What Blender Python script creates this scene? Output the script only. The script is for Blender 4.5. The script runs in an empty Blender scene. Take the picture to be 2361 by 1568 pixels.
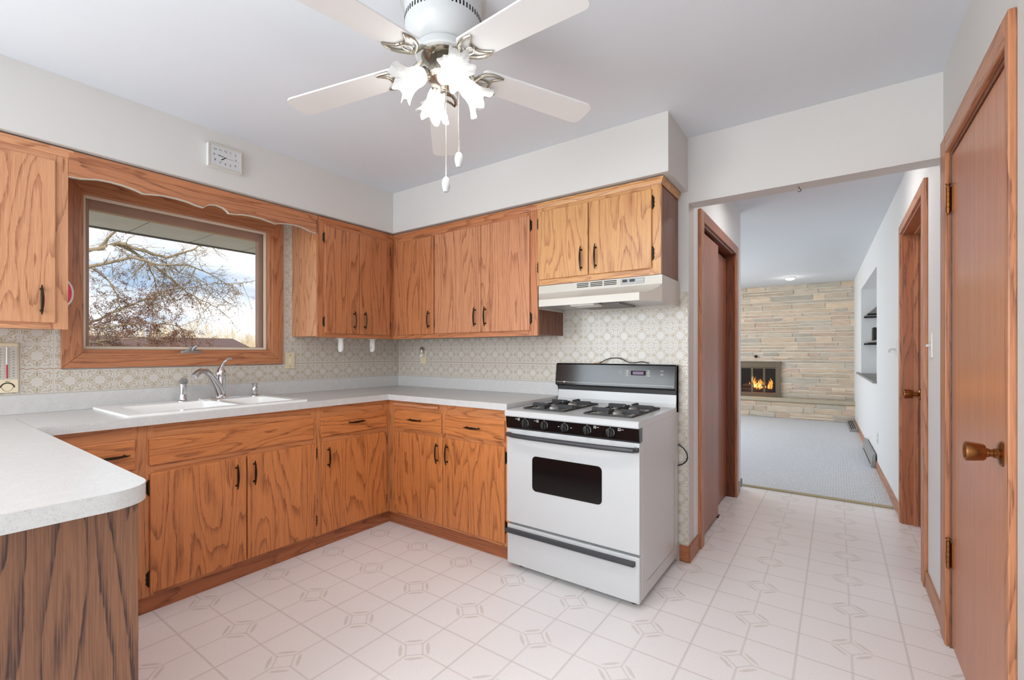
import bpy, bmesh, math, random
from mathutils import Vector, Matrix

random.seed(7)
SC = bpy.context.scene
COL = SC.collection
PI = math.pi

# ------------------------------------------------------------------ camera
cam_d = bpy.data.cameras.new('camera')
cam_d.sensor_fit = 'HORIZONTAL'
cam_d.sensor_width = 36.0
cam_d.lens = 1052.23 / 2361 * 36.0
cam_d.shift_y = 27.68 / 2361
cam_d.clip_start = 0.02
cam_d.clip_end = 400
cam = bpy.data.objects.new('camera', cam_d)
COL.objects.link(cam)
cam.location = (3.178, -2.726, 1.209)
cam.rotation_euler = (PI / 2, 0, 0.618)
SC.camera = cam

# ------------------------------------------------------------------ colour management
SC.view_settings.view_transform = 'Standard'
SC.view_settings.look = 'None'
SC.view_settings.exposure = 0.31
SC.view_settings.gamma = 1.0
SC.view_settings.use_curve_mapping = False
SC.cycles.diffuse_bounces = 8
SC.cycles.max_bounces = 16


def lin(c):
    return tuple(((v / 255) / 12.92 if v / 255 <= 0.04045 else ((v / 255 + 0.055) / 1.055) ** 2.4) for v in c)


def lin4(c):
    return lin(c) + (1.0,)


# ------------------------------------------------------------------ world: bright sky with clouds
world = bpy.data.worlds.new('sky')
SC.world = world
world.use_nodes = True
wn = world.node_tree
wn.nodes.clear()
w_out = wn.nodes.new('ShaderNodeOutputWorld')
w_bg = wn.nodes.new('ShaderNodeBackground')
w_bg.inputs['Strength'].default_value = 0.84
w_tc = wn.nodes.new('ShaderNodeTexCoord')
w_map = wn.nodes.new('ShaderNodeMapping')
w_map.inputs['Scale'].default_value = (1.0, 1.0, 2.6)
w_noise = wn.nodes.new('ShaderNodeTexNoise')
w_noise.inputs['Scale'].default_value = 4.2
w_noise.inputs['Detail'].default_value = 6
w_noise.inputs['Roughness'].default_value = 0.52
w_ramp = wn.nodes.new('ShaderNodeValToRGB')
w_ramp.color_ramp.elements[0].position = 0.36
w_ramp.color_ramp.elements[0].color = lin4((184, 211, 242))
w_ramp.color_ramp.elements[1].position = 0.56
w_ramp.color_ramp.elements[1].color = (1.2, 1.22, 1.25, 1)
wn.links.new(w_tc.outputs['Generated'], w_map.inputs['Vector'])
wn.links.new(w_map.outputs['Vector'], w_noise.inputs['Vector'])
wn.links.new(w_noise.outputs['Fac'], w_ramp.inputs['Fac'])
wn.links.new(w_ramp.outputs['Color'], w_bg.inputs['Color'])
wn.links.new(w_bg.outputs['Background'], w_out.inputs['Surface'])

# ------------------------------------------------------------------ sun, and area lamps added for daylight and room fill
sun_d = bpy.data.lights.new('sun', 'SUN')
sun_d.energy = 3.0
sun_d.angle = 0.02
sun_d.color = (1.0, 0.93, 0.82)
sun = bpy.data.objects.new('sun', sun_d)
COL.objects.link(sun)
sun.rotation_euler = Vector((-0.72, 0.25, -0.65)).to_track_quat('-Z', 'Y').to_euler()


def area(name, loc, direction, sx, sy, power, color):
    d = bpy.data.lights.new(name, 'AREA')
    d.shape = 'RECTANGLE'
    d.size = sx
    d.size_y = sy
    d.energy = power
    d.color = color
    o = bpy.data.objects.new(name, d)
    COL.objects.link(o)
    o.location = loc
    o.rotation_euler = Vector(direction).to_track_quat('-Z', 'Y').to_euler()
    return o


DAY = (0.88, 0.95, 1.0)
area('patio_fill', (-0.02, -4.70, 1.12), (1, 0.45, -0.5), 2.1, 1.9, 88, DAY)  # added area lamp in an unseen patio opening
area('rear_day_fill', (1.9, -6.42, 1.30), (0, 1, -0.35), 2.9, 1.7, 76, DAY)  # area lamp added to carry daylight through the unseen rear window
area('hall_fill', (3.0, 0.8, 2.42), (0.15, 0, -1), 0.35, 0.35, 7, (1.0, 0.985, 0.96))  # added fill under the hall ceiling, no fixture behind it
area('dining_fill', (2.3, -4.0, 2.40), (0, 0.25, -1), 1.3, 1.3, 42, (0.97, 0.985, 1.0))  # added fill from above the unseen dining area
area('living_fill', (0.02, 4.5, 1.45), (1, 0, -0.05), 2.9, 1.3, 55, (0.95, 0.975, 1.0))  # area lamp added in an unseen opening to brighten the living room
FAN_W = 9.5

# ------------------------------------------------------------------ node helpers


class X:
    """a socket (or number) with arithmetic that grows math nodes"""
    def __init__(s, nt, v):
        s.nt, s.v = nt, v

    def m(s, op, *args):
        n = s.nt.nodes.new('ShaderNodeMath')
        n.operation = op
        for i, a in enumerate((s,) + args):
            a = a.v if isinstance(a, X) else a
            if isinstance(a, (int, float)):
                n.inputs[i].default_value = a
            else:
                s.nt.links.new(a, n.inputs[i])
        return X(s.nt, n.outputs[0])

    def __add__(s, o): return s.m('ADD', o)
    def __sub__(s, o): return s.m('SUBTRACT', o)
    def __mul__(s, o): return s.m('MULTIPLY', o)
    def __truediv__(s, o): return s.m('DIVIDE', o)
    def abs(s): return s.m('ABSOLUTE')
    def fract(s): return s.m('FRACT')
    def max(s, o): return s.m('MAXIMUM', o)
    def min(s, o): return s.m('MINIMUM', o)
    def lt(s, o): return s.m('LESS_THAN', o)
    def gt(s, o): return s.m('GREATER_THAN', o)
    def sin(s): return s.m('SINE')
    def sqrt(s): return s.m('SQRT')
    def rsub(s, k): return s.m('MULTIPLY', -1.0) + k

    def below(s, edge, soft):
        """1 below edge, falling to 0 over soft"""
        n = s.nt.nodes.new('ShaderNodeMapRange')
        n.interpolation_type = 'SMOOTHSTEP'
        s.nt.links.new(s.v, n.inputs['Value'])
        n.inputs['From Min'].default_value = edge
        n.inputs['From Max'].default_value = edge + soft
        n.inputs['To Min'].default_value = 1
        n.inputs['To Max'].default_value = 0
        return X(s.nt, n.outputs['Result'])


def mat_base(name, rough=0.5, metal=0.0, spec=0.5):
    m = bpy.data.materials.new(name)
    m.use_nodes = True
    nt = m.node_tree
    b = nt.nodes['Principled BSDF']
    b.inputs['Roughness'].default_value = rough
    b.inputs['Metallic'].default_value = metal
    b.inputs['Specular IOR Level'].default_value = spec
    return m, nt, b


def noise(nt, vec, scale, detail=2.0, rough=0.5, dist=0.0):
    n = nt.nodes.new('ShaderNodeTexNoise')
    n.inputs['Scale'].default_value = scale
    n.inputs['Detail'].default_value = detail
    n.inputs['Roughness'].default_value = rough
    n.inputs['Distortion'].default_value = dist
    if vec is not None:
        nt.links.new(vec, n.inputs['Vector'])
    return n.outputs['Fac']


def obj_vec(nt, scale=(1, 1, 1), rnd=0.0):
    tc = nt.nodes.new('ShaderNodeTexCoord')
    v = tc.outputs['Object']
    if rnd:
        oi = nt.nodes.new('ShaderNodeObjectInfo')
        mul = nt.nodes.new('ShaderNodeVectorMath')
        mul.operation = 'MULTIPLY_ADD'
        cmb = nt.nodes.new('ShaderNodeCombineXYZ')
        for i in range(3):
            nt.links.new(oi.outputs['Random'], cmb.inputs[i])
        nt.links.new(cmb.outputs[0], mul.inputs[0])
        mul.inputs[1].default_value = (rnd, rnd * 1.7, rnd * 0.9)
        nt.links.new(v, mul.inputs[2])
        v = mul.outputs[0]
    mp = nt.nodes.new('ShaderNodeVectorMath')
    mp.operation = 'MULTIPLY'
    nt.links.new(v, mp.inputs[0])
    mp.inputs[1].default_value = scale
    return mp.outputs[0]


def mix(nt, fac, a, b):
    n = nt.nodes.new('ShaderNodeMix')
    n.data_type = 'RGBA'
    for sock, val in ((n.inputs['Factor'], fac), (n.inputs[6], a), (n.inputs[7], b)):
        val = val.v if isinstance(val, X) else val
        if isinstance(val, (int, float)):
            sock.default_value = val
        elif isinstance(val, tuple):
            sock.default_value = val
        else:
            nt.links.new(val, sock)
    return n.outputs[2]


def bump(nt, b, height, strength=0.2, dist=0.002):
    n = nt.nodes.new('ShaderNodeBump')
    n.inputs['Strength'].default_value = strength
    n.inputs['Distance'].default_value = dist
    nt.links.new(height.v if isinstance(height, X) else height, n.inputs['Height'])
    nt.links.new(n.outputs['Normal'], b.inputs['Normal'])


def simple(name, color, rough=0.5, metal=0.0, spec=0.5, bump_scale=0, bump_str=0.1, var=0.0):
    m, nt, b = mat_base(name, rough, metal, spec)
    b.inputs['Base Color'].default_value = lin4(color)
    if var:
        n = noise(nt, obj_vec(nt, rnd=3.0), 6.0, 3)
        c = mix(nt, n, tuple(v * (1 - var) for v in lin(color)) + (1,), tuple(min(1, v * (1 + var)) for v in lin(color)) + (1,))
        nt.links.new(c, b.inputs['Base Color'])
    if bump_scale:
        bump(nt, b, noise(nt, obj_vec(nt), bump_scale, 3), bump_str, 0.002)
    return m


def wood(name, light, dark, axis='z', rough=0.36, rings=13.0, across=7.5, along=0.75, contrast=0.85, pores=0.6, fine=False):
    m, nt, b = mat_base(name, rough, 0, 0.5)
    i = 'xyz'.index(axis)

    def stretched(a, l, rnd, detail=2.0, rough_=0.5, dist=0.0):
        sc = [a] * 3
        sc[i] = l
        return X(nt, noise(nt, obj_vec(nt, tuple(sc), rnd), 1.0, detail, rough_, dist))
    big = stretched(across, along, 11.0, 1.2, 0.4, 0.15)
    rip = stretched(70.0, 9.0, 5.0, 2.0, 0.65)
    f = ((big * rings) + (rip * 0.5)).fract()
    r = nt.nodes.new('ShaderNodeValToRGB')
    e = r.color_ramp.elements
    e[0].position = 0.0
    e[0].color = (1, 1, 1, 1)
    e[1].position = 0.36
    e[1].color = (0.05, 0.05, 0.05, 1)
    k = r.color_ramp.elements.new(0.14)
    k.color = (0.6, 0.6, 0.6, 1)
    k = r.color_ramp.elements.new(0.95)
    k.color = (0.0, 0.0, 0.0, 1)
    k = r.color_ramp.elements.new(1.0)
    k.color = (1, 1, 1, 1)
    nt.links.new(f.v, r.inputs['Fac'])
    por = stretched(420.0, 9.0, 2.0, 2.0, 0.6).below(0.42, 0.14)
    lines = stretched(150.0, 1.6, 4.0, 2.0, 0.6)
    bnd = stretched(26.0, 0.6, 9.0, 2.0, 0.5)
    ring = X(nt, r.outputs['Color']) * contrast
    tone = (ring * (por * 0.45 + 0.62)) + (por * pores * 0.42) + ((lines - 0.5) * 0.55) + ((bnd - 0.5) * 0.55)
    if fine:
        tone = (por * 0.35) + ((lines - 0.5) * 0.6) + ((bnd - 0.5) * 1.1) + 0.25
    tone = tone.max(0.0).min(1.0)
    c = mix(nt, tone, lin4(light), lin4(dark))
    nt.links.new(c, b.inputs['Base Color'])
    bump(nt, b, tone.rsub(1.0), 0.10, 0.001)
    return m


_oak = {}
EXTRA = {'panel': dict(rings=10.0, across=9.0, along=1.3, rough=0.5), 'left': dict(rings=9.0, across=9.0, along=1.6), 'honey_lit': dict(rings=9.0, across=9.0, along=1.6), 'lower': dict(rings=12.0, across=8.0, along=1.0)}
TONES = {  # wall-cabinet oaks are one wood; mostly lighting differences put into their colours
    'upper': ((196, 136, 98), (134, 78, 48), 0.75),
    'corner': ((188, 122, 80), (124, 68, 38), 0.75),
    'honey_lit': ((204, 152, 98), (150, 92, 56), 0.75),
    'left': ((206, 150, 110), (150, 94, 62), 0.8),
    'lower': ((204, 128, 72), (128, 70, 37), 0.75),
    'frame': ((200, 132, 82), (132, 76, 42), 0.7),
    'trim': ((186, 124, 86), (122, 70, 44), 0.7),
    'panel': ((130, 88, 62), (58, 34, 28), 1.0),
    'side': ((132, 82, 58), (82, 46, 34), 0.8),
    'base': ((170, 102, 64), (106, 58, 34), 0.7),
}


def oak(tone, axis='z'):
    k = (tone, axis)
    if k not in _oak:
        l, d, c = TONES[tone]
        _oak[k] = wood('oak_%s_%s' % (tone, axis), l, d, axis, contrast=c, **EXTRA.get(tone, {}))
    return _oak[k]


# ------------------------------------------------------------------ materials
M = {}
M['wall'] = simple('wall_paint', (204, 202, 199), 0.72, bump_scale=90, bump_str=0.04)
M['wall_hall'] = simple('hall_paint', (224, 226, 227), 0.72, bump_scale=90, bump_str=0.04)
M['ceiling'] = simple('ceiling_paint', (214, 219, 225), 0.85, bump_scale=140, bump_str=0.08)
M['blade'] = simple('blade_white', (222, 222, 221), 0.4)
M['white'] = simple('white_enamel', (198, 200, 201), 0.22)
M['almond'] = simple('off_white_enamel', (192, 187, 178), 0.3)
M['sink'] = simple('sink_enamel', (240, 240, 238), 0.15)
M['plastic'] = simple('white_plastic', (228, 228, 224), 0.4)
M['cream'] = simple('cream_plastic', (224, 212, 184), 0.4)
M['beige'] = simple('beige_plastic', (212, 200, 168), 0.4)
M['black'] = simple('black_gloss', (12, 12, 14), 0.12)
M['black_matte'] = simple('black_matte', (26, 26, 27), 0.5)
M['iron'] = simple('cast_iron', (44, 44, 46), 0.55, bump_scale=300, bump_str=0.15)
M['charcoal'] = simple('charcoal_handle', (58, 59, 62), 0.38)
M['chrome'] = simple('chrome', (216, 218, 222), 0.08, 1.0)
M['nickel'] = simple('brushed_nickel', (176, 170, 158), 0.22, 1.0)
M['bronze'] = simple('dark_bronze', (58, 46, 34), 0.36, 0.85)
M['brass'] = simple('antique_brass', (150, 100, 58), 0.28, 0.95)
M['alu'] = simple('grey_metal', (150, 150, 150), 0.4, 0.7)
M['filter'] = simple('filter_mesh', (150, 148, 144), 0.5, 0.6, bump_scale=900, bump_str=0.8)
M['dark'] = simple('dark_recess', (20, 17, 15), 0.8)
M['red'] = simple('red_liquid', (176, 40, 52), 0.3)
M['pink'] = simple('pink_panel', (232, 50, 92), 0.35)
M['gold'] = simple('gold_strip', (176, 164, 132), 0.5, 0.3)
M['cream_frame'] = simple('window_frame_cream', (222, 212, 194), 0.4)
M['sash'] = simple('window_sash_brown', (158, 128, 112), 0.5, var=0.2)
M['eave'] = simple('eave_board', (176, 177, 180), 0.8, var=0.1)
M['drip'] = simple('drip_edge', (66, 60, 56), 0.8, bump_scale=150, bump_str=0.5)
M['bark'] = simple('tree_bark', (138, 124, 100), 0.9, var=0.35)
M['leaf'] = simple('dry_leaf', (112, 76, 68), 0.8, var=0.4)
M['reed'] = simple('pale_brush', (206, 192, 164), 0.9, var=0.2)
M['ground'] = simple('dry_grass', (190, 176, 138), 0.95, var=0.2)
M['shingle'] = simple('shed_shingle', (92, 70, 66), 0.9, bump_scale=30, bump_str=0.4, var=0.35)
M['siding'] = simple('shed_siding', (140, 110, 96), 0.8)
M['grille'] = simple('register_grey', (150, 150, 150), 0.45, 0.2)
M['slate'] = simple('niche_sill', (140, 138, 136), 0.6, bump_scale=60, bump_str=0.3, var=0.12)
M['firemetal'] = simple('antique_pewter', (122, 110, 92), 0.45, 0.7)
M['firebrick'] = simple('firebox', (24, 20, 18), 0.9)
M['log'] = simple('charred_log', (58, 40, 30), 0.9, bump_scale=40, bump_str=0.8, var=0.4)
M['mahog'] = wood('door_veneer', (196, 130, 90), (164, 98, 62), 'z', rough=0.3, fine=True)
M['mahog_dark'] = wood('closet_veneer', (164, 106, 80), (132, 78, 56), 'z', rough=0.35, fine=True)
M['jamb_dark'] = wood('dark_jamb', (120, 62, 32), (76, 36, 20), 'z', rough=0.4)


def emission(name, color, strength):
    m = bpy.data.materials.new(name)
    m.use_nodes = True
    nt = m.node_tree
    nt.nodes.clear()
    o = nt.nodes.new('ShaderNodeOutputMaterial')
    e = nt.nodes.new('ShaderNodeEmission')
    e.inputs['Color'].default_value = color + (1,)
    e.inputs['Strength'].default_value = strength
    nt.links.new(e.outputs[0], o.inputs['Surface'])
    return m


M['bulb'] = emission('lit_bulb', (1.0, 0.97, 0.93), 8)
M['flame'] = emission('flame', (1.0, 0.36, 0.05), 1.5)
M['flame_core'] = emission('flame_core', (1.0, 0.66, 0.22), 2.4)
M['ember'] = emission('ember', (1.0, 0.12, 0.04), 0.9)
M['display'] = emission('lit_display', lin((150, 132, 158)), 0.8)
M['lit_diffuser'] = emission('lit_diffuser', (1, 1, 1), 0.9)


def glass(name, tint=(1, 1, 1), refl=1.0, base=0.04):
    m = bpy.data.materials.new(name)
    m.use_nodes = True
    nt = m.node_tree
    nt.nodes.clear()
    o = nt.nodes.new('ShaderNodeOutputMaterial')
    t = nt.nodes.new('ShaderNodeBsdfTransparent')
    t.inputs['Color'].default_value = tint + (1,)
    g = nt.nodes.new('ShaderNodeBsdfGlossy')
    g.inputs['Roughness'].default_value = 0.02
    lw = nt.nodes.new('ShaderNodeLayerWeight')
    lw.inputs['Blend'].default_value = 0.25
    f = (X(nt, lw.outputs['Fresnel']) * refl) * 0.55 + base
    mx = nt.nodes.new('ShaderNodeMixShader')
    nt.links.new(f.v, mx.inputs[0])
    nt.links.new(t.outputs[0], mx.inputs[1])
    nt.links.new(g.outputs[0], mx.inputs[2])
    nt.links.new(mx.outputs[0], o.inputs['Surface'])
    return m


M['glass'] = glass('window_glass', refl=0.5, base=0.015)
M['fireglass'] = glass('fireplace_glass', (0.85, 0.83, 0.8), 0.6, 0.02)
M['lens'] = glass('night_light_lens', (0.75, 0.72, 0.7), 1.0, 0.15)

# frosted ruffled shade: light passes, blurred
m = bpy.data.materials.new('frosted_shade')
m.use_nodes = True
nt = m.node_tree
nt.nodes.clear()
o_ = nt.nodes.new('ShaderNodeOutputMaterial')
t_ = nt.nodes.new('ShaderNodeBsdfTranslucent')
t_.inputs['Color'].default_value = (0.72, 0.72, 0.71, 1)
d_ = nt.nodes.new('ShaderNodeBsdfTransparent')
d_.inputs['Color'].default_value = (0.95, 0.95, 0.95, 1)
g_ = nt.nodes.new('ShaderNodeBsdfPrincipled')
g_.inputs['Base Color'].default_value = (0.9, 0.9, 0.9, 1)
g_.inputs['Roughness'].default_value = 0.25
m1 = nt.nodes.new('ShaderNodeMixShader')
m1.inputs[0].default_value = 0.35
m2 = nt.nodes.new('ShaderNodeMixShader')
m2.inputs[0].default_value = 0.3
nt.links.new(t_.outputs[0], m1.inputs[1])
nt.links.new(d_.outputs[0], m1.inputs[2])
nt.links.new(m1.outputs[0], m2.inputs[1])
nt.links.new(g_.outputs[0], m2.inputs[2])
nt.links.new(m2.outputs[0], o_.inputs['Surface'])
M['shade'] = m

# laminate worktop: white with short grey flecks
m, nt, b = mat_base('white_laminate', 0.3)
n1 = X(nt, noise(nt, obj_vec(nt, (60, 150, 90)), 1.0, 3, 0.6, 1.2))
n2 = X(nt, noise(nt, obj_vec(nt, (150, 55, 90)), 1.3, 3, 0.6, 1.2))
fl = ((n1 - 0.5).abs().below(0.006, 0.012) + (n2 - 0.5).abs().below(0.006, 0.012)).min(1.0)
cl = X(nt, noise(nt, obj_vec(nt), 28, 3)).below(0.5, 0.2)
nt.links.new(mix(nt, fl * cl * 0.5, lin4((203, 203, 202)), lin4((158, 158, 156))), b.inputs['Base Color'])
M['laminate'] = m

# sheet vinyl floor: grid, small diamonds at every second crossing, leaf motifs
m, nt, b = mat_base('sheet_vinyl', 0.32)
tc = nt.nodes.new('ShaderNodeTexCoord')
sp = nt.nodes.new('ShaderNodeSeparateXYZ')
nt.links.new(tc.outputs['Object'], sp.inputs[0])
u = (X(nt, sp.outputs[0]) - 0.694) / 0.362
v = (X(nt, sp.outputs[1]) + 1.79) / 0.345
fu = ((u + 0.5).fract() - 0.5).abs()
fv = ((v + 0.5).fract() - 0.5).abs()
a_ = fu + fv
b_ = (fu - fv).abs()
out = a_.gt(0.135)
thin = (fu.min(fv)).below(0.008, 0.008) * out
strong = ((fu.rsub(0.5)).min(fv.rsub(0.5)))
strong_l = strong.below(0.007, 0.009)
dia = ((a_ - 0.135).abs()).below(0.009, 0.008)
wob = X(nt, noise(nt, tc.outputs['Object'], 150, 2)) - 0.5
leaf = ((((a_ - 0.222) / 0.030) * ((a_ - 0.222) / 0.030)) + ((b_ / 0.150) * (b_ / 0.150)) + wob * 2.2)
leaf_m = leaf.below(0.7, 0.5)
spk = X(nt, noise(nt, tc.outputs['Object'], 260, 3, 0.7))
big = X(nt, noise(nt, tc.outputs['Object'], 1.4, 3))
basec = mix(nt, spk.below(0.42, 0.16) * 0.6, lin4((241, 239, 239)), lin4((222, 217, 215)))
basec = mix(nt, big * 0.22, basec, lin4((232, 227, 225)))
c1 = mix(nt, thin * 0.5, basec, lin4((204, 197, 191)))
c1 = mix(nt, strong_l * 0.55, c1, lin4((196, 190, 185)))
c1 = mix(nt, dia * 0.55, c1, lin4((204, 196, 190)))
c1 = mix(nt, leaf_m * 0.55, c1, lin4((200, 190, 183)))
# scuffs and crumbs
dirt = X(nt, noise(nt, tc.outputs['Object'], 55, 5, 0.75)).below(0.235, 0.02)
c1 = mix(nt, dirt * 0.6, c1, lin4((120, 100, 84)))
nt.links.new(c1, b.inputs['Base Color'])
hgt = (thin.max(strong_l)).max(dia)
bump(nt, b, hgt.rsub(1.0) + spk * 0.35, 0.12, 0.002)
M['vinyl'] = m


def tile_material(name, haxis):
    m, nt, b = mat_base(name, 0.2)
    tc = nt.nodes.new('ShaderNodeTexCoord')
    sp = nt.nodes.new('ShaderNodeSeparateXYZ')
    nt.links.new(tc.outputs['Object'], sp.inputs[0])
    h = X(nt, sp.outputs[haxis])
    z = X(nt, sp.outputs[2])
    P_ = 0.1143
    hoff = -2.313 if haxis == 1 else 1.707
    hp = (h - hoff) / (0.1165 if haxis == 1 else 0.1125)
    above = z.gt(1.1265)
    zz = (z - 1.121) - above * 0.011
    zp = zz / 0.1165
    cx = ((hp.fract()) - 0.5).abs()
    cz = ((zp.fract()) - 0.5).abs()
    U = cx.max(cz)
    V = cx.min(cz)
    d = U.rsub(0.5)              # distance from the nearest edge, in tiles
    d0 = d
    d = d * 0.78

    def arc(c_d, c_v, r, lo, hi, w=0.016):
        q = (((d - c_d) * (d - c_d)) + ((V - c_v) * (V - c_v))).sqrt()
        return (q - r).abs().below(w * 0.55, w * 0.6) * d.gt(lo) * d.lt(hi)
    W_ = 0.0115
    pat = arc(0.165, 0.105, 0.088, 0.085, 0.262, W_) * V.lt(0.115)
    pat = pat.max(arc(0.130, 0.205, 0.130, 0.095, 0.30, W_) * V.lt(0.225))
    pat = pat.max(arc(0.055, 0.270, 0.170, 0.085, 0.225, W_) * V.lt(0.275))
    pat = pat.max(arc(-0.020, 0.250, 0.110, 0.055, 0.2, W_))
    pat = pat.max(arc(0.198, 0.268, 0.026, 0.0, 0.222, W_))
    pat = pat.max(arc(0.080, 0.345, 0.030, 0.0, 0.3, W_) * V.gt(0.33))
    pat = pat.max(arc(0.140, 0.345, 0.022, 0.13, 0.3, W_))
    stem = V.below(0.010, 0.010) * d.gt(0.04) * d.lt(0.20)
    bar = (d - 0.05).abs().below(0.005, 0.007) * V.lt(0.10)
    dash = X(nt, noise(nt, tc.outputs['Object'], 210, 2)).below(0.52, 0.16)
    pat = pat.max(stem).max(bar) * (dash * 0.55 + 0.45)
    grout = d0.below(0.010, 0.012)
    rope_y = (h * (2 * PI / 0.030)).sin() * 0.0022
    rope = ((z - 1.1268) - rope_y).abs().below(0.0011, 0.0012)
    band = (z - 1.1265).abs().lt(0.0055)
    sm = X(nt, noise(nt, tc.outputs['Object'], 14, 3))
    cb = mix(nt, sm * 0.5, lin4((204, 200, 193)), lin4((200, 197, 191)))
    c = mix(nt, pat * 0.85, cb, lin4((158, 138, 96)))
    c = mix(nt, grout * 0.45, c, lin4((180, 170, 152)))
    c = mix(nt, band, c, cb)
    c = mix(nt, rope * 0.9, c, lin4((150, 108, 66)))
    nt.links.new(c, b.inputs['Base Color'])
    bump(nt, b, (grout.rsub(1.0) * 0.6) - pat * 0.35, 0.35, 0.0018)
    return m


M['tile_l'] = tile_material('embossed_tile_left', 1)
M['tile_b'] = tile_material('embossed_tile_back', 0)

# carpet
m, nt, b = mat_base('loop_carpet', 0.95, spec=0.1)
tc = nt.nodes.new('ShaderNodeTexCoord')
n1 = X(nt, noise(nt, tc.outputs['Object'], 90, 3, 0.7))
sp = nt.nodes.new('ShaderNodeSeparateXYZ')
nt.links.new(tc.outputs['Object'], sp.inputs[0])
cx = X(nt, sp.outputs[0])
cy = X(nt, sp.outputs[1])
fx_ = ((cx / 0.12).fract()).gt(0.5)
fy_ = ((cy / 0.12).fract()).gt(0.5)
chk = (fx_ - fy_).abs()
s1 = (cx * (2 * PI / 0.020)).sin()
s2 = (cy * (2 * PI / 0.020)).sin()
loop = (s1 * chk) + (s2 * chk.rsub(1.0))
gate = X(nt, noise(nt, tc.outputs['Object'], 42, 2, 0.6)).below(0.50, 0.12)
pit = loop.lt(-0.35) * gate
wv = loop * 0.15
cc = mix(nt, (n1 * 0.35) + (pit * 0.35), lin4((226, 228, 231)), lin4((184, 186, 190)))
nt.links.new(cc, b.inputs['Base Color'])
bump(nt, b, n1 - pit * 1.3 + wv * 0.4, 0.7, 0.012)
M['carpet'] = m

# ledge stone: one colour per stone kept as a mesh attribute, rough face
m, nt, b = mat_base('ledge_stone', 0.85, spec=0.25)
at = nt.nodes.new('ShaderNodeAttribute')
at.attribute_name = 'stone'
nn = X(nt, noise(nt, obj_vec(nt, (6, 6, 26)), 1.0, 5, 0.65))
hs = nt.nodes.new('ShaderNodeHueSaturation')
nt.links.new(at.outputs['Color'], hs.inputs['Color'])
nt.links.new(((nn * 0.8) + 0.84).v, hs.inputs['Value'])
nt.links.new(hs.outputs['Color'], b.inputs['Base Color'])
bump(nt, b, nn, 0.8, 0.02)
M['stone'] = m
M['mortar'] = simple('mortar', (236, 231, 220), 0.95)

# ------------------------------------------------------------------ mesh helpers


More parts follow.
